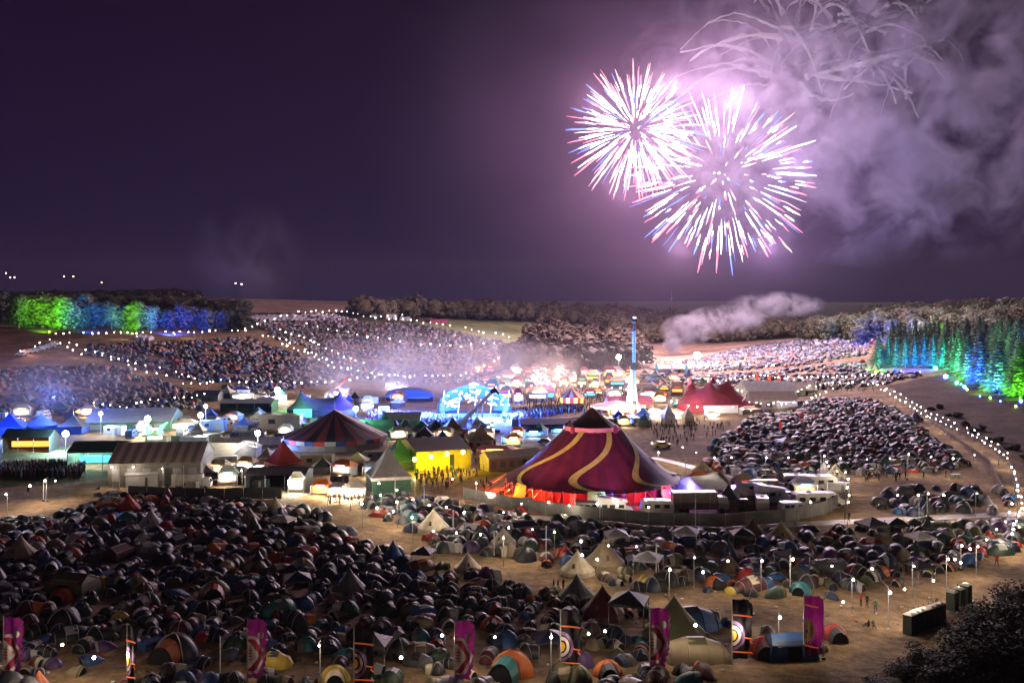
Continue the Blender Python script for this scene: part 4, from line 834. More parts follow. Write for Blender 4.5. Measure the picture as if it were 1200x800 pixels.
def vehicle(px, py, kind, c, label, rz=0., s=1.0, grp=None, mt=None):
    name = {'caravan':'caravan','van':'van','truck':'truck','trailer':'trailer','car':'car','container':'container','camper':'camper_van'}[kind]
    o = root(name, px, py, rz, label, name.replace('_',' '), grp); o.scale = (s,)*3; bm = M('paint_%s' % (c,), c, rough=.35, var=.08, spec=.5)
    def prism(pr, w_, nm, m_, y0=0, par=o):
        n = len(pr); vs = [(x, y0-w_/2, z) for x, z in pr]+[(x, y0+w_/2, z) for x, z in pr]; return MB().add(vs, [tuple(range(n)), tuple(range(2*n-1, n-1, -1))]+[(i, i+n, (i+1) % n+n, (i+1) % n) for i in range(n)]).build(nm, m_, par)
    def wheels(xs, w_, r=.33):
        for x in xs:
            for s_ in (-1,1):
                y = s_*w_/2; wh = MB().tube([(x,y-.11,r),(x,y+.11,r)], r, 12).build('wheel', tyre, o)
    if kind == 'caravan':
        prism([(-2.6,.5),(2.5,.5),(2.75,1.1),(2.6,2.2),(2.2,2.55),(-2.2,2.6),(-2.65,2.3),(-2.8,1.2)], 2.1, 'body', bm); wheels((0,), 2.1)
        for x in (-1.7,-.1,1.5): MB().box((x,-1.07,1.65),(.9,.05,.6)).build('window', glassm, o)
        MB().box((.75,-1.07,1.35),(.55,.04,1.5)).build('door', M('door_pale',(.45,.45,.44)), o); MB().tube([(2.7,0,.5),(3.8,0,.5)], .05, 5).build('tow_bar', steel, o)
        MB().box((-.3,0,2.64),(.6,.6,.12)).build('roof_vent', M('vent_pale',(.5,.5,.5)), o)
    elif kind in ('van','camper'):
        hh = 2.2 if kind == 'van' else 2.9
        prism([(-2.5,.4),(2.5,.4),(2.6,1.1),(1.9,1.35),(1.45,2.0),(1.2,hh) if kind == 'van' else (1.9,2.2),(-2.4,hh),(-2.6,1.2)], 1.95, 'body', bm); wheels((-1.6,1.6), 1.95)
        MB().add([(1.5,-.85,1.95),(1.5,.85,1.95),(1.93,.85,1.4),(1.93,-.85,1.4)], [(0,1,2,3)]).build('windscreen', glassm, o)
        for x in (.9,-.4,-1.5): MB().box((x,-.99,1.55),(.8,.04,.5)).build('window', glassm, o)
        for s_ in (-.7,.7): MB().box((2.58,s_,.85),(.06,.3,.2)).build('headlight', M('lens_clear',(.6,.6,.55),rough=.2), o)
    elif kind == 'car':
        prism([(-2.1,.35),(2.1,.35),(2.15,.75),(1.2,.92),(.6,1.42),(-1.1,1.45),(-1.8,.95),(-2.15,.85)], 1.7, 'body', bm); wheels((-1.3,1.35), 1.7, .31)
        for x0, x1 in ((-1.0,-.2),(-.1,.7)): MB().add([(x0,-.87,.95),(x1+.15,-.87,.95),(x1-.15,-.87,1.35),(x0+.05,-.87,1.35)], [(0,1,2,3)]).build('window', glassm, o)
        MB().add([(.63,-.7,1.40),(.63,.7,1.40),(1.2,.75,.95),(1.2,-.75,.95)], [(0,1,2,3)]).build('windscreen', glassm, o)
        for s_ in (-.6,.6): MB().box((2.14,s_,.62),(.05,.3,.15)).build('headlight', GW['white'], o)
    elif kind in ('truck','trailer'):
        MB().box((-1.0,0,2.2),(7.5,2.4,2.8)).build('box_body', bm, o); wheels((-3.6,-2.6) if kind == 'trailer' else (-3.4,-2.5,3.5), 2.3, .45)
        MB().box((-1.0,0,.72),(7.3,1.6,.14)).build('chassis', blackm, o)
        if kind == 'truck':
            prism([(2.9,.6),(4.8,.6),(4.8,1.6),(4.5,2.7),(2.9,2.8)], 2.2, 'cab', M('cab_paint',(.3,.3,.32),rough=.35)); MB().add([(4.82,-.9,1.65),(4.82,.9,1.65),(4.56,.85,2.5),(4.56,-.85,2.5)], [(0,1,2,3)]).build('windscreen', glassm, o)
        for x in (-3.5,-1,1.5): MB().box((x,-1.215,2.2),(.08,.03,2.7)).build('rib', steel, o)
    elif kind == 'container':
        MB().box((0,0,1.3),(6.0,2.4,2.6)).build('body', bm, o)
        mb = MB()
        for i in range(18): mb.box((-2.85+i*.335,-1.22,1.3),(.14,.05,2.3))
        mb.build('corrugation', bm, o); MB().box((1.2,-1.24,1.1),(.9,.04,2.0)).build('door', M('door_grey',(.2,.2,.2)), o)
        MB().box((-1.2,-1.24,1.6),(1.0,.04,.7)).build('window', glassm, o)
    return o
def poleline(px, py, h, label=None, m_=None, r=.06):
    o = root('light_pole', px, py, 0, label, 'pole', None if label else 'poles carrying the festoon lights')
    MB().tube([(0,0,-.3),(0,0,h)], [r*1.2, r], 6).build('shaft', m_ or M('galvanised', (.45,.45,.47), rough=.5), o)
    MB().box((0,0,.1),(.35,.35,.25)).build('base', blackm, o); MB().tube([(0,0,h-.15),(.35,0,h-.05)], .03, 4).build('hook', steel, o)
    return o
def bright(px, py, up, col, power, label, size=.5, es=120, pole_=True, name='flood_light'):
    p = at(px, py); o = empty(name, p, 0, label, 'flood light')
    if pole_: MB().tube([(0,0,0),(0,0,up-.2)], .08, 6).build('mast', steel, o)
    MB().box((0,.25,up),(size*1.6,.3,size*1.2)).build('housing', blackm, o)
    MB().sphere((0,0,up), size, 10).build('lens', mat('flood_lens', col, emit=col, es=es, emit_nee=False), o)
    if power: lamp('flood', 'POINT', p+Vector((0,-size-.5,up)), col, power, .4)
    return o

# pagodas, marquees: photo pixel of the base, width, height
peak_tent(455,577,56,55,'grey','grey pointed tent with white valance nearest the grass, right of the striped tent','green',.40,4,.3)
peak_tent(467,548,42,36,'green','dark green pointed tent behind the grey pointed one','dark',.3,4,.5)
peak_tent(490,535,36,30,'dark','dark pointed tent beside the yellow lit hall','dark',.35,4,.2)
peak_tent(530,512,34,24,'brown','small brown pointed tent behind the yellow hall','brown',.35,4,.2)
peak_tent(332,561,40,46,'red','dark red pointed tent in front of the striped tent','red',.45,4,.7)
peak_tent(563,552-28,38,26,'tan','small tan pointed tent with lantern trim right of the white arm','red',.4,4,.2)
peak_tent(783,497,16,24,'white','bright white pointed tent beside the ground right of the big top hood','white',.5,4,.2)
peak_tent(806,497,14,20,'white','smaller bright white pointed tent just right of the taller white one','cream',.5,4,.2)
peak_tent(70,482,26,14,'green','small green pointed tent on the left below the camp','dark',.4,4,.2)
peak_tent(378,553,30,18,'dark','low dark pointed roof between red and grey tents','dark',.4,4,.2)
marquee(181,570,104,16,46,'tan','large framed marquee with pale roof windows by the left grass','dusk',.12,.62,6,striped=(.55,.45,.45))
marquee(166,571,36,6,26,'grey','grey porch tent with blue lit door before the large marquee','grey',.1,.6,0)
marquee(248,545,52,12,22,'cream','pale cream lit marquee behind the parked vehicles','dusk',-.2,.6,3)
marquee(150,506,96,20,24,'grey','long low grey roofed hall behind the green stage','green',.15,.5,4)
sg = root('stage_tent', 378, 486, .1, 'big dark violet saddle roofed stage tent with green light in its mouth', 'stage tent'); k = mpp(sg.location.y)
multi_peak(sg, 42*k, 26*k, [(-24*k, -4*k, 35*k), (20*k, 0, 31*k)], 8*k, cloth('violet', (.09,.05,.10), trans=.2), CV['dark']); MB().box((-20*k,-26*k,5*k),(20*k,.3,9*k)).build('lit_mouth', GS['green'], sg); lamp('stage_light', 'POINT', sg.location+Vector((-20*k,-34*k,6)), (.15,1,.4), 3500, .4)
marquee(288,484,60,10,15,'grey','long black open fronted stage roof beside the blue doorway','dark',.02,.8,0,open_=True)
marquee(430,512,62,10,18,'grey','long grey shed behind the striped tent','dark',.1,.35,3)
marquee(470,500,44,8,16,'tan','cream low shed with amber light behind the pointed tents','tan',.05,.6,3)
marquee(520,550,66,18,32,'dark','black roofed hall with bright yellow lit front','yellow',.35,.72,0,name='market_hall')
marquee(322,575,70,8,24,'dark','dark open shelter with white edge beside the white cabin','dark',0,.8,0,open_=True)
marquee(605,550,70,5,22,'white','long white lit walkway tent left of the big top','tan',.45,.7,6)
marquee(905,470,60,14,22,'white','blue white marquee right of the red peaked tent','white',.1,.55,3)
marquee(908,480,52,10,20,'tan','cream peaked marquee in front of the blue white one','white',.0,.6,4)
marquee(940,463,36,12,14,'cream','small cream marquee at the right end of the tent group','white',0,.5,2)
marquee(480,470,56,14,13,'blue','wide blue lit low vaulted stage roof in the hazy valley floor','blue',.1,.35,0,open_=True,inner='blue',vault=True)
marquee(740,482,52,10,17,'pink','flat round-ended ride tent with lit sides','white',.1,.5,0,open_=True,inner='warm')
marquee(650,503,80,8,11,'blue','long blue lit low stall row behind the big top','blue',.1,.6,6)
marquee(840,586,38,10,24,'white','white gabled tent inside the curved compound fence','white',.35,.55,2)
peak_tent(12,508,44,24,'blue','blue washed pointed tent at the left edge','blue',.4,4,.2); peak_tent(48,505,40,20,'blue','blue washed pointed tent second from the left edge','blue',.4,4,.5); peak_tent(86,507,34,22,'dark','dark blue pointed tent behind the cyan lamp','blue',.4,4,.1)
marquee(110,552,60,10,32,'green','dark green stage front with blue light near the crowd','green',.1,.7,0,open_=True,inner='cyan')
marquee(30,530,54,6,26,'dark','dark long stall with amber lit counter at the left edge','dark',.05,.7,0,open_=True,inner='amber')
marquee(520,372,70,14,0,'grey','x') if False else None
for px, py, w_, h, c, lb in [(440,372,11,5,'white','white marquee on the ridge of the far centre camp, left one'),(458,374,12,6,'white','white marquee on the ridge of the far centre camp, second one'),(474,376,11,5,'white','white marquee on the ridge of the far centre camp, third one'),(497,377,18,5,'brown','dark red tent left of the pink one at the far green field'),(514,379,20,5,'pink','pink lit marquee beside the far green field'),(163,399,10,7,'white','white cabin below the left lit trees, left one'),(170,399,8,6,'white','small white cabin right of another below the left trees'),
                             (790,437,40,9,'white','pale tent row near the bright launch light'),(240,470,30,12,'dark','small dark tent between camp and blue doorway')]:
    marquee(px, py, w_, 8, h, c, lb, c, 0, .6, 0)
# carousel
cr_ = root('carousel', 670, 478, .1, 'round red and yellow striped helter tent with lit sides in the fairground', 'carousel'); k = mpp(cr_.location.y)
mb = MB().lathe([(15*k,13*k),(8*k,18*k),(.1,23*k)], 16); mb.m = [(i % 2) for i in range(len(mb.f))]; mb.build('roof', [M('r_red',(.35,.04,.04)), M('r_cream',(.5,.4,.3))], cr_)
mb = MB().lathe([(14.5*k,7*k),(15*k,13*k)], 20); mb.m = [(i % 2) for i in range(len(mb.f))]; mb.build('valance', [M('v_red',(.5,.03,.03),emit=(1,.1,.05),es=.5), M('v_yel',(.8,.6,.1),emit=(1,.6,.1),es=1.6)], cr_)
MB().lathe([(11*k,0),(11*k,7*k)], 16).build('drum', CV['brown'], cr_); MB().lathe([(14*k,0),(14*k,.5)], 20).build('platform', wood_m, cr_)
rr = root('merry_go_round', 722, 484, 0, 'low flat pink roofed merry-go-round with glowing sides right of the striped helter tent', 'carousel'); k = mpp(rr.location.y)
MB().lathe([(30*k,9*k),(12*k,13*k),(.1,15.5*k)], 20).build('roof', cloth('rosy',(.5,.22,.2)), rr); MB().lathe([(29*k,7*k),(30*k,9*k)], 20).build('valance', GW['warm'], rr); MB().lathe([(10*k,0),(10*k,9*k)], 12).build('drum', GW['amber'], rr); MB().lathe([(28*k,0),(28*k,.4)], 20).build('platform', wood_m, rr)
lamp('ride_lamp','POINT', rr.location+Vector((0,-11,3)), (1,.8,.55), 9000, .4)
# white wheel
fw = root('ferris_wheel', 632, 462, 0, 'small white lit ferris wheel among the fairground stalls', 'ferris wheel'); k = mpp(fw.location.y)
for rr_ in (12*k, 9.4*k): MB().tube([(rr_*math.cos(a), 0, 12.5*k+rr_*math.sin(a)) for a in np.linspace(0, 2*PI, 25)], .22, 5).build('rim', GW['white'], fw)
for q in range(10):
    a = 2*PI*q/10; MB().tube([(0,0,12.5*k),(12*k*math.cos(a),0,12.5*k+12*k*math.sin(a))], .12, 4).build('spoke', GW['pink'], fw); MB().box((12.6*k*math.cos(a),0,12.5*k+12.6*k*math.sin(a)-.5),(1.0,1.0,.9)).build('gondola', CV['red'], fw)
for s in (-1,1): MB().tube([(s*5*k,0,0),(0,0,12.5*k)], .25, 5).build('support', steel, fw)
# booster ride
dt = root('thrill_ride', 742, 484, 0, 'tall thin fairground arm ride lit with blue spirals, highest thing in the valley', 'ride'); k = mpp(dt.location.y)
for x, y in ((-7,3),(5,3),(-3,-3)): MB().tube([(x*k,y*.4,0),(0-1*k,0,55*k)], [.8,.5], 8).build('support', M('ride_white',(.45,.4,.5)), dt)
MB().tube([(0,-1.4,12*k),(.6*k,-1.4,109*k)], [.34,.28], 8).build('arm', M('ride_dark',(.05,.06,.14)), dt)
for z0, z1 in ((14,52),(60,96)):
    for ph in (0, PI): MB().tube([(.46*math.cos(t*.62+ph)+.3*k, -1.4+.46*math.sin(t*.62+ph), (z0+(z1-z0)*t/60)*k) for t in range(61)], .13, 4).build('light_spiral', GW['blue'], dt)
MB().tube([(0,-2.0,55*k),(0,.8,55*k)], 4.5*k, 12).build('hub', blackm, dt)
MB().sphere((.6*k,-1.4,109*k), 4*k, 10).build('capsule', blackm, dt); MB().box((.6*k,-2.2,112*k),(3*k,.3,1.4*k)).build('capsule_light', GW['white'], dt); MB().sphere((0,-1.4,12*k), 3.5*k, 10).build('lower_capsule', blackm, dt)
MB().lathe([(22*k,0),(20*k,2*k)], 16).build('base', CV['purple'], dt)
for x in (-9,-2,6,12): MB().lathe([(2.2*k,2*k),(.2*k,15*k-abs(x)*k*.5)], 6, c=(x*k,-2,0)).build('base_light', GW['warm'], dt)
lamp('ride_lamp','POINT', dt.location+Vector((0,-9,5)), (1,.85,.6), 16000, .4)
# bent white arm by the blue stage
ar = root('giant_arm', 556, 506, 0, 'giant bent mechanical arm leaning up beside the blue stage', 'stage prop'); k = mpp(ar.location.y)
for y, dx in ((0,0),(1.4,2)): MB().tube([((-25+dx)*k,y,2*k),((0+dx)*k,y,27*k),((19+dx)*k,y,46*k)], [.55,.6,.5], 6).build('rail', M('arm_white',(.6,.5,.55)), ar)
MB().tube([(19*k,.7,46*k),(24*k,.7,49*k),(29*k,.7,44*k)], [.8,.9,.3], 7).build('claw', blackm, ar)
for q in range(9): MB().tube([((-22+q*4.6)*k,0,(5+q*4.5)*k),((-20+q*4.6)*k,1.4,(8+q*4.5)*k)], .15, 4).build('rung', steel, ar)
for x in (-10,-4,3,9): MB().tube([(x*k,.7,0),(x*k,.7,(26+x*1.0)*k)], .18, 5).build('strut', steel, ar)
MB().box((0,2,1.2*k),(60*k,4,2.4*k)).build('base', CV['blue'], ar)
# blue main stage: winged shell with strokes of light
ms = root('main_stage', 556, 487, 0, 'blue winged main stage with white strokes of light on its arched shell', 'stage'); k = mpp(ms.location.y)
vs = []
for i in range(15):
    a = PI*i/14
    for q, (s, y) in enumerate(((1,0),(.8,5),(.5,9))): vs.append(((-44*math.cos(a))*k*s, y, (2+34*math.sin(a)**.8*(1 if i < 9 else .94)*s)*k))
MB().add(vs, [(3*i+j, 3*i+j+1, 3*i+j+4, 3*i+j+3) for i in range(14) for j in (0,1)]).build('shell', cloth('stageblue', (.06,.14,.5), trans=.3), ms)
rd = random.Random(12)
for q in range(46):
    a = rd.uniform(.25, PI-.25); s = rd.uniform(.42, 1.0); x = -42*math.cos(a)*s*k; z = (3+31*math.sin(a)**.8*s)*k; b = rd.uniform(-.9,1.2); L_ = rd.uniform(.9,3.6)*k
    MB().tube([(x-L_*math.cos(b),-.6+ (1-s)*9,z-L_*math.sin(b)),(x+L_*math.cos(b),-.6+(1-s)*9,z+L_*math.sin(b))], .15, 4).build('light_strip', GW['white' if q % 3 else 'warm'], ms)
MB().box((0,3,1.6*k),(80*k,8,3.2*k)).build('deck', blackm, ms)
for s in (-1,1): 
    MB().box((s*37*k,-1,9*k),(5*k,1.5,14*k)).build('speaker_stack', blackm, ms)
for q in range(5): MB().tube([((-38+q*19)*k,-1,3*k),((-38+q*19+3)*k,-1,30*k)], .16, 4).build('truss', steel, ms)
for dx, dy, dz, c, e_ in ((-60,-14,14,(.08,.18,1),90000),(-20,-10,9,(.08,.2,1),50000),(15,-10,9,(.08,.22,1),60000),(45,-10,6,(.1,.2,1),30000),(70,-24,5,(.06,.2,1),26000),(-95,-6,10,(.15,.2,1),60000)):
    lamp('stage_light', 'POINT', ms.location+Vector((dx*k,dy,dz*k)), c, e_*2.2, .5)
# blue crane-like stage flown lights
cb = root('lighting_tower', 575, 510, 0, 'white lit tower of screens on the right of the bent arm', 'lighting tower'); k = mpp(cb.location.y)
MB().box((0,0,8*k),(7*k,1,16*k)).build('tower', steel, cb)
for q in range(12): MB().box((rd.uniform(-5,5)*k,-.7,rd.uniform(2,18)*k),(rd.uniform(1,2.4)*k,.3,rd.uniform(1,2.6)*k)).build('screen', GW['cyan' if q % 2 else 'white'], cb)
# stalls of the fair: rows of lit canopies
rd = random.Random(31); cols = ['white','cream','red','tan','pink','teal','white','cream','orange','grey']; SN = {'warm':'warm lit','white':'white lit','amber':'amber lit','green':'green lit','red':'red lit','pink':'pink lit','cyan':'cyan lit'}
spots = []
for row, (y0, x0, x1, st, w_, h) in enumerate([(441,565,735,13,12,9),(447,572,742,14,13,10),(454,560,755,15,14,11),(463,575,650,16,15,12),(463,690,735,15,14,10),(472,592,650,18,16,12),(456,755,790,14,12,8),(466,760,800,15,13,9),(474,775,800,16,14,9)]):
    x = x0
    while x <= x1: spots.append((x+rd.uniform(-5,5), y0+rd.uniform(-4,4), w_*rd.uniform(.6,1.5), h*rd.uniform(.7,1.6))); x += st
for i, (x, y, w_, h) in enumerate(spots):
    c = rd.choice(cols); g_ = rd.choices(('warm','white','amber','green','red','pink','cyan'), (6,2,6,1,2,2,1))[0]
    o = stall(x, y, w_, h, c, g_, None, None, rd.uniform(-.3,.3), None, 1100 if i % 3 == 0 else 0); auto(o, f"{c} roofed market stall with {SN[g_]} front", 'stall', None)
for i, (x, y, w_, h, c, g_, lb, pw, lc) in enumerate([(395,582,24,16,'cream','warm','bright warm lit food stall left of the grey pointed tent',1500,None),(415,584,26,18,'white','white','dazzling white food stall, second beside the grey pointed tent',2000,None),(376,580,22,18,'orange','amber','orange lit food stall left of the dazzling white one',1200,(1,.5,.2)),(347,577,17,24,'white','white','white upright cabin with green foot, left of the orange stall',1500,(.8,1,.9)),
        (288,535,26,18,'white','white','white lit gantry cabin in the backstage yard',5000,(1,1,.95)),(216,505,24,14,'cream','warm','amber fronted stall beside the brightest white mast lamp',1500,None),(205,500,16,10,'red','red','small stall with red display left of the white mast lamp',300,(1,.3,.2)),(310,488-12,26,10,'pink','white','white and pink lit stall under the left camp',2500,None),(285,468,22,8,'white','white','bright stall at the foot of the far left camp',2500,None),
        (545,545,14,22,'orange','amber','amber gate kiosk at the end of the yellow hall',1500,(1,.6,.2)),(600,520,24,12,'white','cyan','cyan lit stall behind the walkway tent',1500,(.3,.6,1)),(625,512,20,10,'blue','cyan','blue lit bar right of the cyan stall',1200,(.2,.4,1)),(580,548-16,40,9,'red','amber','long red stall edged with orange lanterns',800,(1,.4,.2)),(655,508,16,8,'blue','cyan','blue kiosk nearest behind the big top hood',900,(.2,.4,1)),
        (880,478+8,20,10,'white','white','white catering tent right of the red peaked tent',1500,None),(790,487,20,8,'cream','white','white blazing bar on the open ground near the ride',3000,None),(815,482,24,8,'white','warm','long blazing bar left of the red peaked tent',3500,None),(768,488,16,9,'cream','warm','warm bar at the foot of the thrill ride',2500,None),(835,489,14,7,'white','white','small blazing kiosk under the red peaked tent',1500,None)]):
    stall(x, y, w_, h, c, g_, lb, None, rd.uniform(-.2,.2), None, pw*1.4, lc)
# lit front of the yellow hall
hp = at(520,553)
for q, (dx, dz) in enumerate(((-6,3.4),(-2.6,3.8),(.8,4.2),(4.2,4.4))):
    o = empty('hall_lantern', hp+Vector((dx*1.0, -1.6+dx*.36, dz)), 0, ['first','second','third','last'][q]+' yellow lamp from the left on the lit hall front', 'lamp'); MB().sphere((0,0,0), .5, 8).build('globe', mat('lantern_yellow', (1,.8,.1), emit=(1,.85,.15), es=9, emit_nee=False), o); MB().box((0,.45,.1),(.15,.5,.15)).build('bracket', steel, o)
    lamp('hall_lamp','POINT', o.location+Vector((0,-.9,-.3)), (1,.72,.05), 1500, .3)
lamp('hall_lamp','POINT', hp+Vector((-8.5,-5,1.5)), (.1,1,.1), 1500, .3)
bright(417,508,7,(.15,1,.45),2500,'bright green stage lamp on a mast behind the grey pointed tent',.7)
bright(77,530,4.6,(.35,.9,1),8000,'dazzling cyan white lamp at the left stage',.75,200)
bright(235,512,6,(1,1,1),5000,'brightest white mast lamp in the backstage yard',.7,200); bright(241,502,6.5,(.9,1,.95),2500,'second white mast lamp just above the brightest one',.5); bright(173,512,5,(.9,1,.85),5000,'white lamp over the green horned stall on the left',.8,200)
bright(302,540,6.5,(1,1,.97),5000,'white mast lamp above the white gantry cabin',.6,180); bright(325,470,4,(1,.95,1),9000,'white lamp at the foot of the far left camp',1.0,150); bright(817,430,6,(.8,.85,1),20000,'blazing blue white launch field lamp in front of the pink field',1.9,300)
bright(103,546,5,(.9,1,1),4000,'square white lamp panel beside the left crowd',.5); bright(118,510,6,(.8,.9,1),3000,'pale blue lamp on the scaffold left of the marquee',.5); bright(740,478,3,(1,.8,.5),0,'glowing orange lamp at the thrill ride foot',1.0); bright(725,450,12,(1,.82,.66),18000,'bright white lamp in the far middle of the fairground',1.1,120); bright(655,462,10,(1,.6,.45),20000,'red glowing lamp over the fairground',.9,80)
bright(955,382,4,(.5,.7,1),0,'lone small blue lamp above the far right camp',.6,60)
for i, (px, py) in enumerate([(1111,389),(1116,388),(1124,386),(1133,388),(1141,386)]): bright(px, py+3, 2.2, (1,.95,.85), 400, ['first','second','third','fourth','last'][i]+' small white lamp from the left in the right hill wood', .45, 40)
# compound vehicles
VH = [(820,600,'truck',(.16,.12,.10),'brown box truck in the front left of the fenced compound',0.05,1.05),(866,597,'trailer',(.12,.09,.08),'dark trailer with its end open beside the white gabled tent',0,.55),(893,598,'caravan',(.55,.54,.52),'rounded white caravan at the front of the compound',1.4,1.0),(906,590,'camper',(.25,.28,.33),'blue grey camper with a badge in the compound middle',.1,1.3),(930,602,'van',(.5,.5,.5),'white low van at the compound front edge',.1,1.),(950,596,'caravan',(.5,.47,.45),'cream caravan at the compound front right',.1,1.2),
      (880,580,'caravan',(.3,.3,.3),'grey caravan behind the white gabled tent',.0,1.0),(898,578,'truck',(.40,.26,.06),'yellow box truck in the rear of the compound',0,.75),(913,576,'van',(.3,.3,.3),'grey van beside the yellow truck',.1,1.),(935,574,'caravan',(.6,.6,.58),'long white caravan at the compound back',0,1.2),(960,575,'caravan',(.65,.63,.6),'pale caravan second from the compound back right corner',.1,1.2),(977,584,'camper',(.65,.64,.62),'tall white camper at the right curve of the fence',1.3,1.2),
      (968,593,'van',(.55,.52,.5),'cream van near the right curve of the fence',.1,1.2),(925,585,'car',(.1,.1,.11),'dark car in the middle of the compound',.4,1.1),(945,584,'car',(.05,.05,.06),'black car right of the dark one in the compound',-.3,1.1),(803,573,'car',(.12,.02,.03),'dark red car lit blue beside the big top',.3,1.2),(822,577,'car',(.03,.05,.15),'blue car beside the big top right side',.1,1.),
      (690,602,'van',(.6,.58,.56),'white van parked against the big top front, left one',.05,1.0),(720,604,'camper',(.62,.6,.58),'large white camper parked against the big top front',.0,1.2),(610,594,'container',(.28,.27,.26),'grey cabin at the left foot of the big top',0,.65),(770,603,'caravan',(.5,.48,.45),'pale caravan right of the camper by the big top front',0,1.05),(793,601,'trailer',(.3,.26,.22),'tan trailer at the right front of the big top',0,.6),
      (225,572,'truck',(.30,.28,.26),'pale truck parked right of the large marquee',.05,.8),(250,563,'car',(.03,.03,.03),'black domed car beside the pale truck',.2,1.4),(275,566,'car',(.05,.03,.03),'dark car second from the pale truck',.1,1.4),(200,555,'container',(.14,.08,.07),'brown cabin behind the large marquee',.1,.8),(232,548-22,'trailer',(.5,.5,.5),'white trailer under the brightest mast lamp',0,.9),(262,532,'container',(.5,.48,.42),'cream cabin in the backstage yard',0,.9),
      (300,520,'trailer',(.12,.10,.09),'dark trailer in the backstage yard',0,.9),(340,563,'truck',(.3,.28,.26),'grey lorry left of the pointed red tent',.3,.9),(372,548,'container',(.4,.38,.35),'long pale cabin under the striped tent',-.05,1.2),(440,540,'container',(.35,.33,.32),'pale cabin right of the striped tent',0,.9),(250,505,'container',(.1,.2,.5),'blue lit cabin in the backstage yard',0,1.2),(330,505,'container',(.3,.22,.16),'long tan timber cabin behind the yard',0,1.9),
      (1117,548,'container',(.4,.4,.38),'small pale cabin at the right path, upper one',.2,.35),(1120,560,'container',(.4,.4,.38),'small pale cabin at the right path, lower one',.2,.35),(884,468,'trailer',(.5,.5,.5),'white trailer behind the cream peaked marquee',0,.9),(925,482,'trailer',(.5,.5,.48),'white trailer at the right of the cream peaked marquee',0,.9),(715,510,'car',(.03,.05,.2),'small blue car beside the ride ground',0,1),(776,524,'car',(.5,.35,.05),'yellow lit car on the open ground right of the big top',.1,1.1),(757,450+8,'truck',(.5,.45,.42),'white lorry behind the thrill ride',0,.9)]
for px, py, kd, c, lb, rz, s in VH: vehicle(px, py, kd, c, lb, rz, s)
for i, (px, py) in enumerate([(25,417),(31,414),(37,413),(45,411),(51,409),(58,407),(64,405)]):
    o = vehicle(px, py, 'car', (.5,.5,.5), ['first','second','third','fourth','fifth','sixth','last'][i]+' car from the left queuing on the far left track', .5, 1.2)
lamp('car_lights','POINT', at(33,416)+Vector((0,-3,2)), (1,.4,.2), 1500, .3)
# fences
def fence(name, pts, h, c, label, seg=3.4, solid=True):
    ws = []
    for (a, b), (cx, d) in zip(pts, pts[1:]):
        A, B_ = at(a, b), at(cx, d); n = max(1, int((B_-A).length/seg))
        for i in range(n): q = A.lerp(B_, i/n); q.z = gz(q.x, q.y); ws.append(q)
    ws.append(at(*pts[-1])); o = empty(name, ws[0], 0, label, 'fence'); O = ws[0]; pm = MB()
    for i, (p, q) in enumerate(zip(ws, ws[1:])):
        p, q = p-O, q-O; d = (q-p).normalized(); t = Vector((-d.y, d.x, 0))*.03; p2 = p+d*.04; q2 = q-d*.04; u = Vector((0,0,h)); v = Vector((0,0,.1))
        mb = MB().add([p2-t+v, q2-t+v, q2-t+u, p2-t+u, p2+t+v, q2+t+v, q2+t+u, p2+t+u], [(0,1,2,3),(7,6,5,4),(0,4,5,1),(3,2,6,7)])
        if i < 100: mb.build('panel', c, o)
        pm.tube([p, p+u*1.03], .05, 5); pm.box((p.x, p.y, p.z+.08), (.6,.25,.15))
    pm.build('post', steel, o)['kind'] = 'stuff'
    return o
hoard = M('hoarding', (.13,.13,.125), rough=.7, var=.3, vscale=.5)
fence('perimeter_fence', [(543,585),(600,597),(680,608),(760,616),(850,618),(920,613),(965,603),(990,590),(994,577),(985,571)], 2.3, hoard, 'curving grey panel fence round the big top and the vehicle compound')
fence('perimeter_fence', [(150,583),(240,586),(330,585)], 2.3, M('hoarding_dark',(.03,.03,.032),rough=.8,var=.3), 'dark panel fence in front of the left marquees')
fence('perimeter_fence', [(200,520),(280,522),(370,520)], 2.2, M('timber',(.24,.16,.10),rough=.8,var=.25), 'tan timber fence behind the backstage yard')
fence('perimeter_fence', [(600,500),(650,501),(690,496)], 2.4, M('hoarding_tan',(.2,.15,.12),rough=.8,var=.25), 'brown hoarding between the blue stage and the big top')
fence('perimeter_fence', [(1045,459),(1085,489),(1125,519),(1160,545),(1180,585)], 1.1, M('mesh_fence',(.10,.08,.06),rough=.8), 'low dark wire fence along the lamp lined path', 6)
fence('perimeter_fence', [(870,487),(905,486),(940,482)], 2.0, hoard, 'low grey fence before the cream peaked marquee')
# portable toilets
def toilet(p, rz, label):
    o = empty('portable_toilet', p, rz, label, 'toilet'); body = M('toilet_green', (.02,.035,.03), rough=.5)
    MB().box((0,0,1.08),(1.1,1.1,2.16), taper=.97).build('cabin', body, o); MB().lathe([(.80,2.17),(.78,2.24),(.40,2.42),(.02,2.46)], 4, a0=PI/4, lobe=lambda a,z: .98).build('roof', M('toilet_roof', (.62,.60,.56), rough=.5, trans=.2), o)
    MB().box((0,-.56,1.0),(.7,.04,1.85)).build('door', M('toilet_door', (.03,.05,.045), rough=.5), o); MB().tube([(.3,.35,2.2),(.3,.35,2.65)], .05, 5).build('vent', blackm, o)
    return o
A, B_ = at(1066,742), at(1101,729); dd = (B_-A); orn = math.atan2(dd.y, dd.x)
for i in range(7): q = A+dd*(i/6); toilet(Vector((q.x,q.y,gz(q.x,q.y))), orn, ['first','second','third','fourth','fifth','sixth','last'][i]+' portable toilet from the left in the long dark row')
A, B_ = at(1116,714), at(1126,709)
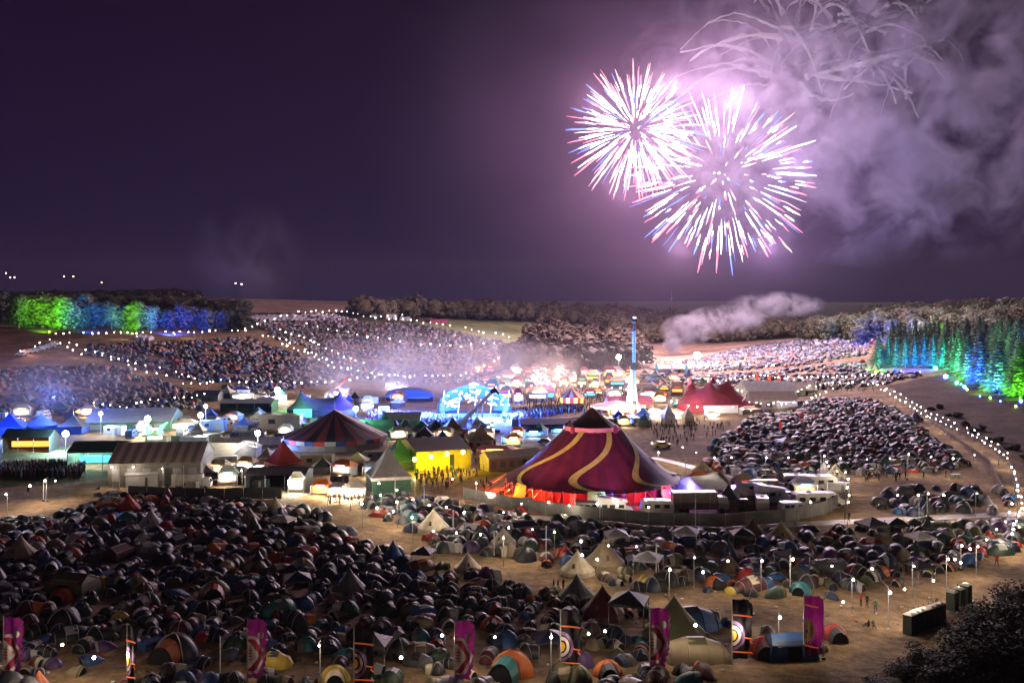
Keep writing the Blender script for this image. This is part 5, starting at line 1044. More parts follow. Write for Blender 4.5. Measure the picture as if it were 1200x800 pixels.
for i in range(3): q = A+(B_-A)*(i/2*1.6); toilet(Vector((q.x,q.y,gz(q.x,q.y))), orn, ['left','middle','right'][i]+' portable toilet in the short row beyond the long one')
# banners
def banner(px, ytop, kind, label):
    base = at(px, min(ytop+76, 812)); Y = base.y; k = mpp(Y); top = CH-(ytop-HOR)*k; h = top-base.z
    o = empty('banner_flag', base, 0, label, 'banner'); Hc = h; B0 = max(.6, h-75*k)
    MB().tube([(0,0,-.3),(0,0,h+.15)], [.09,.05], 6).build('pole', M('banner_pole', (.30,.29,.28), rough=.4), o)
    n = 30; edge = []; rd = random.Random(int(px))
    W_ = 24*k
    for i in range(n+1):
        t = i/n; wv = W_*(.80+.16*math.sin(t*3.0+.6)) + (rd.uniform(-.03,.02) if kind == 'purple' else .0)+ (.13*math.sin(t*11)*.4)
        if kind == 'purple': wv += -.16*((i % 3) == 1)*(t > .1)
        if t < .06: wv *= .86
        edge.append((wv, B0+(Hc-B0)*(1-t)))
    cols_ = 13; vs = []; ph0 = rd.uniform(0, 6)
    def wave(x, z): return .13*math.sin(x*5.2+z*.7+ph0)*min(1, x*1.2)+.06*math.sin(x*9-z*1.9+ph0)*min(1, x)
    for wv, z in edge:
        for j in range(cols_): s = j/(cols_-1); vs.append((.06+wv*s, wave(.06+wv*s, z), z))
    base_m = M('banner_purple', (.22,.013,.15), rough=.7, var=.25, vscale=.9, trans=.25) if kind in ('purple','sun') else M('banner_black', (.012,.010,.016), rough=.7, trans=.1)
    MB().add(vs, [(i*cols_+j, i*cols_+j+1, (i+1)*cols_+j+1, (i+1)*cols_+j) for i in range(n) for j in range(cols_-1)]).build('cloth', base_m, o, smooth=True)
    def disc(cx, cz, prof_, m_, off, nm, half=True, lob=0, amp=0.):
        r0, r1 = prof_; mb = MB(); N = 40; a_0, a_1 = (-PI/2, PI/2) if half else (0, 2*PI); pts = []; NR = 8
        for i in range(N+1):
            a = a_0+(a_1-a_0)*i/N; f = 1+amp*math.cos(lob*a)
            for q in range(NR+1):
                r = r1*f*q/NR; X = cx+r*k*math.cos(a)*.92; Z = cz+r*k*math.sin(a)*1.12; pts.append((X, wave(X, Z)-.02-off*.6, Z))
        mb.add(pts, [(i*(NR+1)+q, i*(NR+1)+q+1, (i+1)*(NR+1)+q+1, (i+1)*(NR+1)+q) for i in range(N) for q in range(NR)]); return mb.build(nm, m_, o)
    wt = M('print_white', (.70,.66,.62), rough=.7); pk_ = M('print_rose', (.42,.03,.10), rough=.7); yl = M('print_yellow', (.75,.42,.03), rough=.7); lv = M('print_lilac', (.22,.13,.30), rough=.7); og = M('print_orange_glow', (.75,.13,.03), rough=.7, emit=(1,.2,.04), es=.12)  # the orange print emits a faint glow added to the cloth
    zc = h-42*k
    if kind == 'purple':
        disc(.06, zc, (0, 20.8), wt, .0, 'emblem_ring', True, 6, .05); disc(.06, zc, (0, 17.6), pk_, .02, 'emblem_field', True, 6, .05); disc(.06, zc, (0, 12.4), wt, .04, 'emblem_heart', True, 4, .10); disc(.06, zc, (0, 9.0), M('print_pale', (.60,.50,.50)), .06, 'emblem_face', True, 4, .1)
        for dz in (-5,-1.5,2,5.5): MB().box((.06+2.6*k,wave(.06+2.6*k,zc)-.09,zc+dz*k),(4.4*k,.02,1.3*k)).build('emblem_mark', pk_, o)
        disc(.06+15*k, h-19*k, (0, 3.9), wt, .02, 'emblem_moon', False)
    elif kind == 'black':
        disc(.06, zc, (0, 15.5), lv, .0, 'emblem_ring', True); disc(.06, zc, (0, 12), base_m, .02, 'emblem_gap', True); disc(.06, zc, (0, 10.5), M('print_pale',(.6,.5,.5)), .04, 'emblem_band', True); disc(.06, zc, (0, 7), base_m, .06, 'emblem_inner', True); disc(.06, zc, (0, 5), yl, .08, 'emblem_eye', True)
        for z, dz in ((h-17*k,-1.8),(h-44*k,-4.2),(B0+9*k,-1.0)):
            x0 = .06 if z != h-44*k else 14*k
            MB().tube([(x0,-.22,z),(x0+8*k,-.24,z+dz*.25*k),(20*k,-.22,z+dz*k),(23*k,-.2,z+dz*1.6*k)], .9*k, 5).build('printed_line', og, o)
    else:
        N = 14; mb = MB()
        for i in range(N+1):
            a = -PI/2+PI*i/N; mb.add([(.06+10*k*math.cos(a-.09),-.24,zc+2*k+11*k*math.sin(a-.09)),(.06+10*k*math.cos(a+.09),-.24,zc+2*k+11*k*math.sin(a+.09)),(.06+15.5*k*math.cos(a),-.24,zc+2*k+17*k*math.sin(a))],[(0,1,2)])
        mb.build('sun_rays', M('print_cream',(.8,.68,.42)), o); disc(.06, zc+2*k, (0, 12), M('print_cream',(.8,.68,.42)), .0, 'sun_disc', True); disc(.06, zc+2*k, (0, 8.6), yl, .02, 'sun_face', True); disc(.06, zc+2*k, (0, 5.8), M('print_pale',(.6,.5,.5)), .04, 'sun_heart', True)
        MB().box((.06+2*k,-.29,zc+2*k),(2*k,.02,3.4*k)).build('sun_mark', M('print_grey',(.08,.05,.06)), o)
        for z in (h-11*k, B0+11*k): MB().tube([(.06,-.24,z+2*k),(8*k,-.26,z),(16*k,-.22,z-1.5*k)], .8*k, 5).build('printed_line', og, o)
    return o
banner(4,723,'purple','purple emblem banner cut by the left edge of the photo'); banner(290,725,'purple','purple emblem banner second from the left'); banner(415,735,'black','narrow black ringed banner right of the second purple one'); banner(533,727,'purple','purple emblem banner third of the purple ones'); banner(657,715,'black','black ringed banner right of bottom centre'); banner(762,712,'purple','last purple emblem banner on the right half'); banner(858,702,'black','black ringed banner on the right with blue circle'); banner(942,698,'sun','purple sun emblem banner at the right')
bo = banner(149,732,'black','very narrow furled black banner at lower left'); 
for c in bo.children: c.scale = (.45,1,1)
# red feather flags far right, flags in the far camp
for i, (px, py, c) in enumerate([(886,452,'orange'),(900,452,'orange'),(911,452,'orange'),(768,440,'teal'),(786,440,'white'),(803,440,'teal'),(913,507,'orange')]):
    o = root('feather_flag', px, py, 0, ['first tall orange flag from the left near the right hill','second tall orange flag near the right hill','third tall orange flag near the right hill','teal flag left of the launch lamp','white flag left of the launch lamp','teal flag nearest the launch lamp','small orange flag standing in the right middle camp'][i], 'flag'); k = mpp(o.location.y)
    MB().tube([(0,0,0),(0,0,15*k)], .05, 4).build('pole', steel, o); MB().add([(0,0,4*k),(3*k,.1,4*k),(3.4*k,.1,10*k),(1.8*k,.1,14*k),(0,0,15*k)], [(0,1,2,3,4)]).build('cloth', M('flag_'+c, {'orange':(.7,.08,.03),'teal':(.1,.4,.5),'white':(.6,.6,.6)}[c], trans=.3), o)
# stage trusses, red crane arm
cr2 = root('crane', 388, 462, 0, 'thin red crane arm rising over the blue stage field', 'crane'); k = mpp(cr2.location.y); MB().tube([(-3*k,0,0),(22*k,0,22*k)], .35, 5).build('jib', M('crane_red',(.5,.04,.04)), cr2); MB().box((-3*k,0,2*k),(7*k,2,4*k)).build('body', M('crane_body',(.5,.45,.1)), cr2)
for i, (px, py) in enumerate([(400,462),(392,465),(460,455),(470,458)]): stall(px, py, 16, 9, 'white', 'white', ['white lit tent beside the red crane','lower white lit tent beside the red crane','white bright tent cluster left of the blue stage','second white bright tent left of the blue stage'][i], None, 0, None, 3000, (.8,.8,1))
# the horned green stall sign and light letters on the left
o = root('decorated_stall', 182, 520, 0, 'stall crowned with two glowing green curved horns', 'stall'); k = mpp(o.location.y)
MB().box((0,1.5,5*k),(24*k,3,10*k)).build('body', CV['tan'], o); MB().lathe([(15*k,10*k),(.2,15*k)], 4, a0=PI/4).build('roof', CV['cream'], o)
for s in (-1,1): MB().tube([(s*6*k,-1,12*k),(s*9*k,-1,21*k),(s*16*k,-1,26*k) if s > 0 else (-6*k,-1,26*k)], [.6,.5,.15], 6).build('horn', GW['green'], o)
MB().box((0,-.3,8*k),(16*k,.2,4*k)).build('lit_sign', GW['white'], o)
o = root('striped_awning', 98, 487, 0, 'small slanted awning with glowing red and yellow stripes', 'awning'); k = mpp(o.location.y)
MB().add([(-12*k,0,2*k),(8*k,0,7*k),(12*k,2,12*k),(-10*k,2,5*k)], [(0,1,2,3)]).build('awning', M('aw_red',(.5,.05,.02)), o)
for q in range(3): MB().tube([(-11*k+q*1*k,-.2+q*.6,3*k+q*1.5*k),(8.5*k+q*1.4*k,-.2+q*.6,7.5*k+q*2*k)], .16, 4).build('light_line', GW['amber' if q != 1 else 'yellow'], o)
for x in (-10,8): MB().tube([(x*k,1,0),(x*k,1,6*k)], .1, 4).build('leg', steel, o)
# mast on the ridge
for px, py, lb in ((495,362,'thin radio mast on the far ridge left'),(787,385,'thin radio mast on the far ridge right')):
    o = root('radio_mast', px, py, 0, lb, 'mast'); k = mpp(o.location.y); MB().tube([(0,0,0),(0,0,(py-340)*k)], [.5,.3], 4).build('mast', steel, o); MB().box((0,0,(py-350)*k),(1.4,1.4,2)).build('antenna', steel, o)
# distant farm lights
for i, (px, py, c) in enumerate([(7,320,'amber'),(12,325,'white'),(17,325,'white'),(75,324,'amber'),(86,324,'amber'),(119,331,'amber'),(276,332,'white'),(283,333,'white')]):
    p = sky_pt(px, 349, 2600); p.z = gz(p.x, 2600); hh = CH-(py-HOR)/F*2600-p.z
    o = empty('distant_lamp', p, 0, ['farthest left','second','third','fourth','fifth','sixth','seventh','last'][i]+' tiny distant lamp above the left wood, counted from the left', 'lamp'); MB().tube([(0,0,0),(0,0,hh)], .25, 4).build('mast', blackm, o); MB().sphere((0,0,hh), 1.3, 6).build('lens', M('farlens_'+c, (1,.8,.5), emit=(1,.7,.35) if c == 'amber' else (1,.95,.9), es=12, emit_nee=False), o)
# ------------------------------------------------------------------ clutter of the yards between the marquees
rd = random.Random(77)
YD = [([(470,505),(560,505),(560,520),(480,520)], 10),([(130,498),(330,490),(440,500),(560,515),(540,530),(450,515),(330,520),(130,512)], 58),([(215,545),(330,540),(330,572),(215,574)], 24),([(0,486),(130,488),(120,500),(0,500)], 12),([(390,545),(440,545),(440,572),(395,572)], 6),([(330,465),(480,468),(470,482),(340,478)], 12),([(250,458),(330,458),(330,474),(250,472)], 9),
      ([(560,515),(640,508),(640,520),(560,530)], 8),([(860,455),(950,452),(930,466),(870,468)], 12),([(745,440),(830,440),(830,458),(745,460)], 18),([(700,495),(770,490),(760,500),(720,506)], 6),([(815,568),(985,572),(975,598),(830,600)], 10)]
for poly, n in YD:
    P = scatter(poly, 3.4, .45); ix = list(range(len(P))); rd.shuffle(ix); got = []
    for i in ix:
        if len(got) >= n: break
        x, y, z = P[i]
        if any((x-a)**2+(y-b)**2 < 30 for a, b in got): continue
        got.append((x, y)); px, py = proj((x, y, z)); kk = 1/mpp(y); t = rd.random(); rz = rd.uniform(-.5,.5)
        if t < .38: c = rd.choice(('white','grey','cream','dark','green','tan','blue')); o = peak_tent(px, py, rd.uniform(3.5,6)*kk, rd.uniform(3.4,4.6)*kk, c, None, rd.choice(('grey','dark','tan')), .5, 4, rz, None, False); auto(o, f'small {c} pagoda tent', 'tent', None)
        elif t < .55: c = rd.choice((('white',(.5,.5,.5)),('tan',(.3,.24,.17)),('grey',(.2,.2,.2)),('dark',(.05,.05,.06)))); o = vehicle(px, py, 'container', c[1], None, rz, rd.uniform(.6,.95)); auto(o, f'{c[0]} site cabin', 'cabin', None)
        elif t < .72: c = rd.choice((('white',(.5,.5,.5)),('silver',(.35,.35,.37)),('black',(.03,.03,.03)),('blue',(.03,.06,.2)))); o = vehicle(px, py, 'van', c[1], None, rz+rd.choice((0,1.57)), 1.); auto(o, f'{c[0]} parked van', 'van', None)
        elif t < .86: c = rd.choice((('red',(.25,.02,.02)),('grey',(.2,.2,.2)),('black',(.03,.03,.03)))); o = vehicle(px, py, 'car', c[1], None, rz+rd.choice((0,1.57)), 1.); auto(o, f'{c[0]} parked car', 'car', None)
        else: c = rd.choice(('white','cream','orange')); o = stall(px, py, rd.uniform(3.4,5)*kk, rd.uniform(3,4)*kk, c, rd.choice(('warm','amber','white')), None, None, rz, None, 700); auto(o, f'lit {c} service stall', 'stall', None)
# ------------------------------------------------------------------ festoon lights
BM = [mat('bulb_glass', (1,.95,.85), emit=(1.0,.90,.76), es=BULB*f, emit_nee=False) for f in (.25,.5,1,1.8)]
ORD = 'first second third fourth fifth sixth seventh eighth ninth tenth eleventh twelfth'.split()
def near_bulb(mb, p, r): mb.sphere(p, r, 8)
BC = [0]
def string(pts, label, step_px=None, up=4.2, r=None, poles=0, power=True, wire=True, plab=None, light_every=3, pw=110):
    """bulbs hung at the photo pixels `pts` (every one, or every step_px along them), one string light"""
    P = []
    if step_px:
        for (a, b), (c, d) in zip(pts, pts[1:]):
            n = max(1, int(round(math.hypot(c-a, d-b)/step_px)))
            for i in range(n): P.append((a+(c-a)*i/n, b+(d-b)*i/n))
        P.append(pts[-1]); P = [(x+random.uniform(-1.6,1.6), y+random.uniform(-1.3,1.3)) for x, y in P if random.random() > .10]
    else: P = list(pts)
    W_ = []
    for x, y in P:
        g0 = at(x, y, up); W_.append(Vector((g0.x, g0.y, g0.z+up)))
    O = Vector((W_[0].x, W_[0].y, gz(W_[0].x, W_[0].y))); root_ = empty('string_lights', O, 0, label, 'string lights')
    rest = MB()
    for i, q in enumerate(W_):
        rr = r or max(.15, min(.28, q.y*.00053))*random.uniform(.8,1.15); m_ = MB() if i < 100 else rest
        m_.sphere(q-O, rr, 8 if q.y < 260 else 6)
        if i < 100: m_.build('bulb', random.choice(BM), root_)
    if rest.f: rest.build('bulbs', BM[2], root_)['kind'] = 'stuff'
    if wire and len(W_) > 1:
        mb = MB()
        for a, b in zip(W_, W_[1:]):
            if (b-a).length > 60: continue
            mb.tube([a-O+Vector((0,0,.35)), (a+b)/2-O+Vector((0,0,.05)), b-O+Vector((0,0,.35))], .018, 3, cap=False)
        if mb.f: mb.build('wire', blackm, root_)
    if power:
        for i in range(light_every//2, len(W_), light_every): lamp('bulb_light', 'POINT', W_[i]-Vector((0,.9,.2)), (1,.80,.58), pw*light_every*(1.5 if W_[i].y < 230 else .8), .15)
    if poles:
        for i in range(0, len(W_), poles): 
            q = W_[i]; o = empty('light_pole', (q.x, q.y, gz(q.x,q.y)), 0, plab or 'thin grey pole carrying festoon bulbs over the camps', 'pole', 'poles carrying the festoon lights')
            hh = q.z-gz(q.x,q.y)+.45; MB().tube([(.0,0.5,-.2),(.0,.5,hh)], [.06,.045], 5).build('shaft', M('galvanised_dull', (.20,.20,.21), rough=.7), o); MB().tube([(0,.5,hh-.1),(0,-.1,hh-.12)], .03, 4).build('hook', steel, o)
    return root_
string([(73,755),(110,770)], 'two lamps low in the left foreground camp', pw=260, light_every=1, up=4)
string([(16,738),(152,762),(304,747),(470,770)], 'bulbs hanging just before the left hand banners', light_every=1, pw=75, up=3.6)
string([(548,745),(690,742),(775,729),(866,733),(955,722)], 'bulbs hanging just before the right hand banners', light_every=1, pw=75, up=3.9)
string([(374,756),(518,744),(580,746),(646,746),(709,739),(815,732),(914,723),(958,704),(988,705)], 'lowest long line of bulbs running across the foreground camp', light_every=1, pw=130, poles=3)
string([(7,579),(35,569),(53,563),(65,563)], 'bulbs over the empty grass at the far left', light_every=1, pw=330, poles=2)
string([(131,547),(156,547),(190,549),(253,551),(283,551)], 'bulbs in front of the left marquees', light_every=1, pw=200, poles=2)
string([(424,590),(442,595),(461,599),(483,606),(503,592),(523,594),(544,600)], 'bulbs curving over the left end of the middle band', light_every=2, pw=130, poles=3)
string([(465,588),(484,585),(530,561),(558,566)], 'bulbs over the trampled crossroads left of the big top', light_every=1, pw=300, poles=3)
string([(508,622),(535,624),(563,626),(590,630),(596,618),(624,620),(650,623)], 'bulbs above the middle band left part', light_every=2, pw=130, poles=3)
string([(681,634),(713,639),(746,640),(785,667),(824,670),(853,657),(814,653)], 'bulbs above the middle band centre part', light_every=2, pw=130, poles=3)
string([(682,650),(700,655)], 'pair of bulbs over the small cream bell tent', light_every=1, pw=120)
string([(893,657),(929,655),(975,663),(1000,679),(1022,666),(1043,694),(1071,663)], 'bulbs above the lower right band of tents', light_every=1, pw=170, poles=3)
string([(1111,655),(1119,655),(1127,639),(1137,643),(1146,640),(1156,632),(1168,620),(1178,611),(1183,600),(1186,590)], 'bulbs climbing at the right end of the band', light_every=3, pw=110, poles=4)
string([(1043,694),(1060,690),(1094,710-30),(1126,639+20)], 'sparse bulbs beside the toilets path', light_every=2, pw=150, poles=2)
string([(816,530),(837,536),(857,536),(898,536),(924,536),(966,534),(985,537),(1016,538),(1043,537),(1065,532),(1091,535),(1117,537),(1142,533)], 'bulbs in front of the right middle camp', light_every=2, pw=150, poles=3)
string([(966,534),(969,541),(971,546),(981,552),(991,553),(994,561),(993,571),(995,580),(994,588)], 'cluster of bulbs round the lamp hung bell tent and fence corner', light_every=3, pw=130, poles=4)
string([(950,588),(1052,580),(1088,578),(1106,580),(1145,578),(1076,580)], 'bulbs over the tents beside the right road', light_every=2, pw=130, poles=2)
string([(1033,455),(1060,472),(1085,487),(1110,497),(1140,510),(1160,522),(1180,537),(1190,556),(1193,580)], 'dense line of bulbs down the right hand path, inner row', 6.0, up=3.4, light_every=3, pw=110, poles=3)
string([(1040,455),(1068,470),(1092,484),(1118,495),(1148,508),(1170,520),(1187,534)], 'dense line of bulbs down the right hand path, outer row', 7.5, up=3.9, light_every=4, pw=110, poles=4)
string([(1190,556),(1194,575),(1198,595),(1190,610),(1186,625)], 'bulbs at the right edge where the paths meet', 6, up=3.6, light_every=3, pw=110, poles=3)
string([(25,412),(48,402),(66,392),(90,390),(150,390),(220,389),(288,387)], 'line of bulbs under the floodlit trees on the left', 8.5, up=3.5, light_every=8, pw=60, poles=3)
string([(288,386),(310,376),(350,365),(400,365),(440,372),(470,370)], 'line of bulbs climbing past the stubble field', 7, up=3.5, light_every=8, pw=60, poles=4)
string([(440,372),(480,375),(520,381),(560,387),(612,397)], 'line of bulbs crossing the far green field', 7.5, up=3.5, light_every=9, pw=60, poles=4)
string([(75,397),(90,405),(110,412),(140,420),(170,427),(205,436),(245,447)], 'bulbs crossing the far left camp diagonally', 9, up=3.6, light_every=6, pw=60, poles=3)
string([(70,402),(95,415),(120,417),(160,432),(195,440)], 'second sparse diagonal of bulbs in the far left camp', 11, up=3.6, light_every=5, pw=60, poles=3)
string([(215,450),(260,446),(310,447),(345,448),(400,446),(450,440)], 'bulbs along the lower edge of the far left camp', 9.5, up=3.6, light_every=5, pw=60, poles=3)
string([(110,472),(150,476),(175,468),(215,466),(240,462)], 'bulbs at the lower edge of the misty left camp', 10, up=3.6, light_every=4, pw=80, poles=3)
string([(300,391),(335,398),(365,412),(395,428),(430,437),(480,441),(540,440),(560,432),(590,418)], 'bulbs along the dark track through the centre hill camp', 6.5, up=3.6, light_every=8, pw=60, poles=4)
string([(320,384),(350,392),(375,404),(402,418),(425,426)], 'bulbs in the upper centre hill camp', 7, up=3.6, light_every=8, pw=60, poles=4)
string([(360,380),(420,392),(480,402),(540,405),(580,402)], 'upper line of bulbs on the centre hill camp', 13, up=3.6, light_every=6, pw=60, poles=3)
string([(330,402),(362,414),(392,430),(420,436)], 'short double line of bulbs in the centre hill camp', 6.5, up=3.6, light_every=8, pw=60, poles=4)
string([(592,425),(640,425),(690,428),(735,432)], 'bulbs at the foot of the dark wood mound', 9, up=4, light_every=5, pw=80, poles=3)
string([(755,424),(790,424),(830,425),(870,425),(905,428)], 'bulbs across the right hill camp, upper line', 7.5, up=4, light_every=6, pw=60, poles=4)
string([(850,445),(890,440),(930,443),(975,441),(1015,440),(1040,438)], 'bulbs across the right hill camp, lower line', 6, up=4, light_every=7, pw=60, poles=4)
string([(905,455),(935,457),(960,450),(1000,448),(1035,450)], 'bulbs below the right hill camp', 5.5, up=3.6, light_every=6, pw=60, poles=4)
string([(870,470),(915,474),(945,471),(955,463),(975,456)], 'bulbs behind the cream peaked marquee', 7, up=3.6, light_every=5, pw=80, poles=4)
string([(785,470),(800,474),(825,476),(860,477),(880,480)], 'bulbs before the red peaked tent', 9, up=3.6, light_every=4, pw=90, poles=4)
string([(560,455),(590,452),(640,450),(690,452),(735,455)], 'bulbs over the fairground stalls', 9, up=5, light_every=5, pw=100, poles=4)
string([(830,441),(850,452),(870,458)], 'short bulbs behind the red peaked tent', 6, up=4)
string([(590,600),(611,590),(643,588),(667,592),(700,590),(724,592),(760,594),(782,586)], 'work lamps round the foot of the big top', up=2.4, light_every=2, pw=90, poles=0, wire=False)
string([(742,520),(764,519),(772,530),(800,524)], 'sparse bulbs on the open ground right of the big top', up=4, light_every=1, pw=420, poles=2)
string([(410,573),(444,566),(446,580),(465,574),(486,562)], 'bulbs before the grey pointed tent', up=4, light_every=1, pw=250, poles=2)
for i, (px, pt, pb, lb) in enumerate([(140,546,585,'tall pole at the left grass before the large marquee'),(215,545,584,'tall pole before the pale truck'),(274,545,583,'tall pole carrying a small box sign'),(51,562,587,'pole with two bulbs on the far left grass'),(240,720,745,'short pole above the second purple banner'),(258,744,800,'tall thin pole left of the second purple banner'),(640,617,660,'tall pole left of the small cream bell tent'),(579,623,652,'pole beside the tan dome in the middle band'),(769,636,682,'tall pole above the yellow dome tent'),(926,650,690,'tall pole in the lower right band'),(965,700,772,'tall pole right of the sun emblem banner'),(1126,637,668,'pole at the right end of the band'),
        (1077,580,612,'pole over the tents beside the right road'),(497,563,600,'pole at the trampled crossroads'),(463,555,585,'pole before the grey pointed tent'),(531,597,620,'pole at the left end of the middle band'),(803,536,562,'pole at the left corner of the right middle camp'),(962,530,562,'pole beside the lamp hung bell tent'),(1063,536,562,'pole before the right middle camp'),(703,575,615,'pole before the big top front'),(815,584,622,'pole before the brown box truck'),(932,584,614,'pole before the compound vehicles')]):
    b = at(px, pb); poleline(px, pb, (pb-pt)*mpp(b.y), lb)
# ------------------------------------------------------------------ people
def figure(pose):
    """one continuous skinned body; pose gives joint places"""
    J = {'stand': dict(k1=(-.11,.0,.50), f1=(-.13,.0,.05), t1=(-.14,-.16,.03), k2=(.11,.02,.50), f2=(.14,.03,.05), t2=(.15,-.13,.03), e1=(-.27,.02,1.12), w1=(-.27,-.05,.86), e2=(.27,.02,1.12), w2=(.25,-.08,.86), z=0),
         'walk': dict(k1=(-.10,-.17,.52), f1=(-.11,-.26,.07), t1=(-.11,-.42,.06), k2=(.10,.05,.50), f2=(.11,.34,.10), t2=(.11,.22,.03), e1=(-.27,.12,1.13), w1=(-.25,.10,.88), e2=(.27,-.10,1.13), w2=(.24,-.25,.92), z=0),
         'arms': dict(k1=(-.13,.0,.50), f1=(-.16,.0,.05), t1=(-.18,-.15,.03), k2=(.13,.0,.50), f2=(.17,.03,.05), t2=(.19,-.12,.03), e1=(-.36,-.05,1.52), w1=(-.30,-.10,1.78), e2=(.36,-.05,1.50), w2=(.34,-.15,1.76), z=0),
         'sit': dict(k1=(-.16,-.42,.48), f1=(-.16,-.55,.06), t1=(-.17,-.72,.04), k2=(.16,-.42,.46), f2=(.17,-.58,.06), t2=(.18,-.75,.04), e1=(-.28,-.12,.50), w1=(-.20,-.38,.52), e2=(.28,-.10,.50), w2=(.20,-.36,.52), z=-.72)}[pose]; dz = J['z']
    V = [((0,0,.95+dz),.13),((0,.01,1.15+dz),.125),((0,.02,1.38+dz),.145),((0,.0,1.50+dz),.055),((0,-.01,1.60+dz),.085),((0,-.02,1.70+dz),.085),
         ((-.10,0,.92+dz),.095),(J['k1'],.06),(J['f1'],.042),(J['t1'],.035),((.10,0,.92+dz),.095),(J['k2'],.06),(J['f2'],.042),(J['t2'],.035),
         ((-.19,.01,1.42+dz),.06),(J['e1'],.042),(J['w1'],.03),((.19,.01,1.42+dz),.06),(J['e2'],.042),(J['w2'],.03)]
    E = [(0,1),(1,2),(2,3),(3,4),(4,5),(0,6),(6,7),(7,8),(8,9),(0,10),(10,11),(11,12),(12,13),(2,14),(14,15),(15,16),(2,17),(17,18),(18,19)]
    me = bpy.data.meshes.new('sk'); me.from_pydata([v[0] for v in V], E, []); o = bpy.data.objects.new('sk', me); COL.objects.link(o)
    sk = o.modifiers.new('s', 'SKIN'); me.skin_vertices[0].data[0].use_root = True
    for i, v in enumerate(V): me.skin_vertices[0].data[i].radius = (v[1], v[1]*.85)
    o.modifiers.new('b', 'SUBSURF').levels = 1
    dg = bpy.context.evaluated_depsgraph_get(); out = bpy.data.meshes.new_from_object(o.evaluated_get(dg)); bpy.data.objects.remove(o); bpy.data.meshes.remove(me)
    zs = [p.center.z-dz for p in out.polygons]; wr = [Vector(J['w1']), Vector(J['w2'])]
    idx = []
    for p in out.polygons:
        c = p.center; z = c.z-dz
        if z > 1.50: idx.append(3 if (c.y > -.03 or z > 1.71) else 0)
        elif min((c-w_).length for w_ in wr) < .09: idx.append(0)
        elif z > .96 and not (pose == 'sit' and c.y < -.2 and abs(c.x) < .1): idx.append(1)
        else: idx.append(2)
    return out, idx
FIG = {p: figure(p) for p in ('stand', 'walk', 'arms', 'sit')}
skin = M('skin', (.45,.26,.18), rough=.6); hair = M('hair', (.03,.02,.015), rough=.7); den = M('denim', (.03,.04,.07), rough=.8); jean = M('dark_trousers', (.012,.012,.015), rough=.8)
TOPS = {n: M('top_'+n, c, rough=.8) for n, c in {'black':(.012,.012,.014),'white':(.6,.6,.6),'red':(.4,.03,.03),'blue':(.04,.1,.35),'green':(.05,.15,.06),'orange':(.6,.18,.03),'grey':(.15,.15,.16)}.items()}
FM = {}
def person(loc, pose, top, rz, label, grp=None, s=1.0):
    key = (pose, top)
    if key not in FM:
        me, idx = FIG[pose]; me = me.copy(); me.materials.clear()
        for m_ in (skin, TOPS[top], jean if top in ('black','red','orange') else den, hair): me.materials.append(m_)
        me.polygons.foreach_set('material_index', idx); me.polygons.foreach_set('use_smooth', [True]*len(me.polygons)); me.update(); FM[key] = me
    o = bpy.data.objects.new('person', FM[key]); COL.objects.link(o); o.location = loc; o.rotation_euler = (0,0,rz); o.scale = (s,)*3
    return tag(o, label, 'person', grp)
def pp(px, py, pose, top, label): return person(at(px, py), pose, top, random.uniform(0, 6.3), label)
for a in [(1016,712,'stand','black','person in black standing on the grass left of the toilets'),(1009,710,'stand','red','person in red beside the one in black left of the toilets'),(1026,718,'stand','green','person in green standing nearest the toilets clearing'),(1018,735,'sit','black','left seated person in black of the pair on the grass'),(1023,735,'sit','grey','right seated person in grey of the pair on the grass'),(1104,722,'stand','black','person in black at the right end of the toilet row'),(1097,716,'stand','black','person in black just behind the toilet row'),
          (990,611,'stand','black','person in black on the pale road, left of two'),(995,611,'walk','black','person in black on the pale road, right of two'),(877,612,'stand','orange','person in orange by the compound fence, left of two'),(881,612,'stand','orange','person in orange by the compound fence, right of two'),(915,611,'arms','orange','person in yellow orange at the compound fence with arms up'),(1168,663,'walk','red','person in red walking at the right end of the band'),(1166,605,'stand','black','person in black on the road near the right edge'),(33,580,'walk','black','person walking on the far left grass'),(116,574,'sit','black','person sitting where the green light beam ends'),
          (72,601,'sit','grey','seated person in grey above the left camp'),(78,601,'sit','white','seated person in white above the left camp'),(500,599-5,'walk','white','person in white before the middle band'),(504,598,'walk','black','person in black before the middle band'),(560,600,'stand','white','person in white at the big top fence'),(649,693,'stand','black','first of three dark people standing below the path'),(654,693,'stand','black','second of three dark people standing below the path'),(660,692,'stand','black','third of three dark people standing below the path')]: pp(*a)
tops = ['black']*7+['white','red','blue','green','orange','grey','grey']; npl = 0
def crowdlet(poly, n, grp, label, seed):
    global npl; P = scatter(poly, 1.25, .45); rd = random.Random(seed); idx = list(range(len(P))); rd.shuffle(idx)
    for i in idx[:n]:
        if npl >= 290: break
        x, y, z = P[i]; person((x, y, z), rd.choice(('stand','walk','walk','arms')), rd.choice(tops), rd.uniform(0,6.3), label, grp, rd.uniform(.94,1.06)); npl += 1
crowdlet([(1015,552),(1110,545),(1120,560),(1010,568)], 38, 'people walking beside the right middle camp', 'small distant person on the brown ground beside the right middle camp', 1)
crowdlet([(380,583),(440,585),(440,592),(385,592)], 24, 'people before the bright food stalls', 'small dark person before the bright warm food stalls', 2)
crowdlet([(485,556),(550,550),(560,540),(570,552),(540,572),(490,576)], 75, 'people before the yellow lit hall', 'small dark person in the crowd before the yellow lit hall', 3)
crowdlet([(760,498),(830,492),(860,500),(820,520),(770,524)], 90, 'people on the open ground right of the big top', 'small distant person on the lit open ground right of the big top', 4)
crowdlet([(600,572),(585,590),(555,580),(560,565)], 10, 'people near the left side of the big top', 'small person by the left side of the big top', 5)
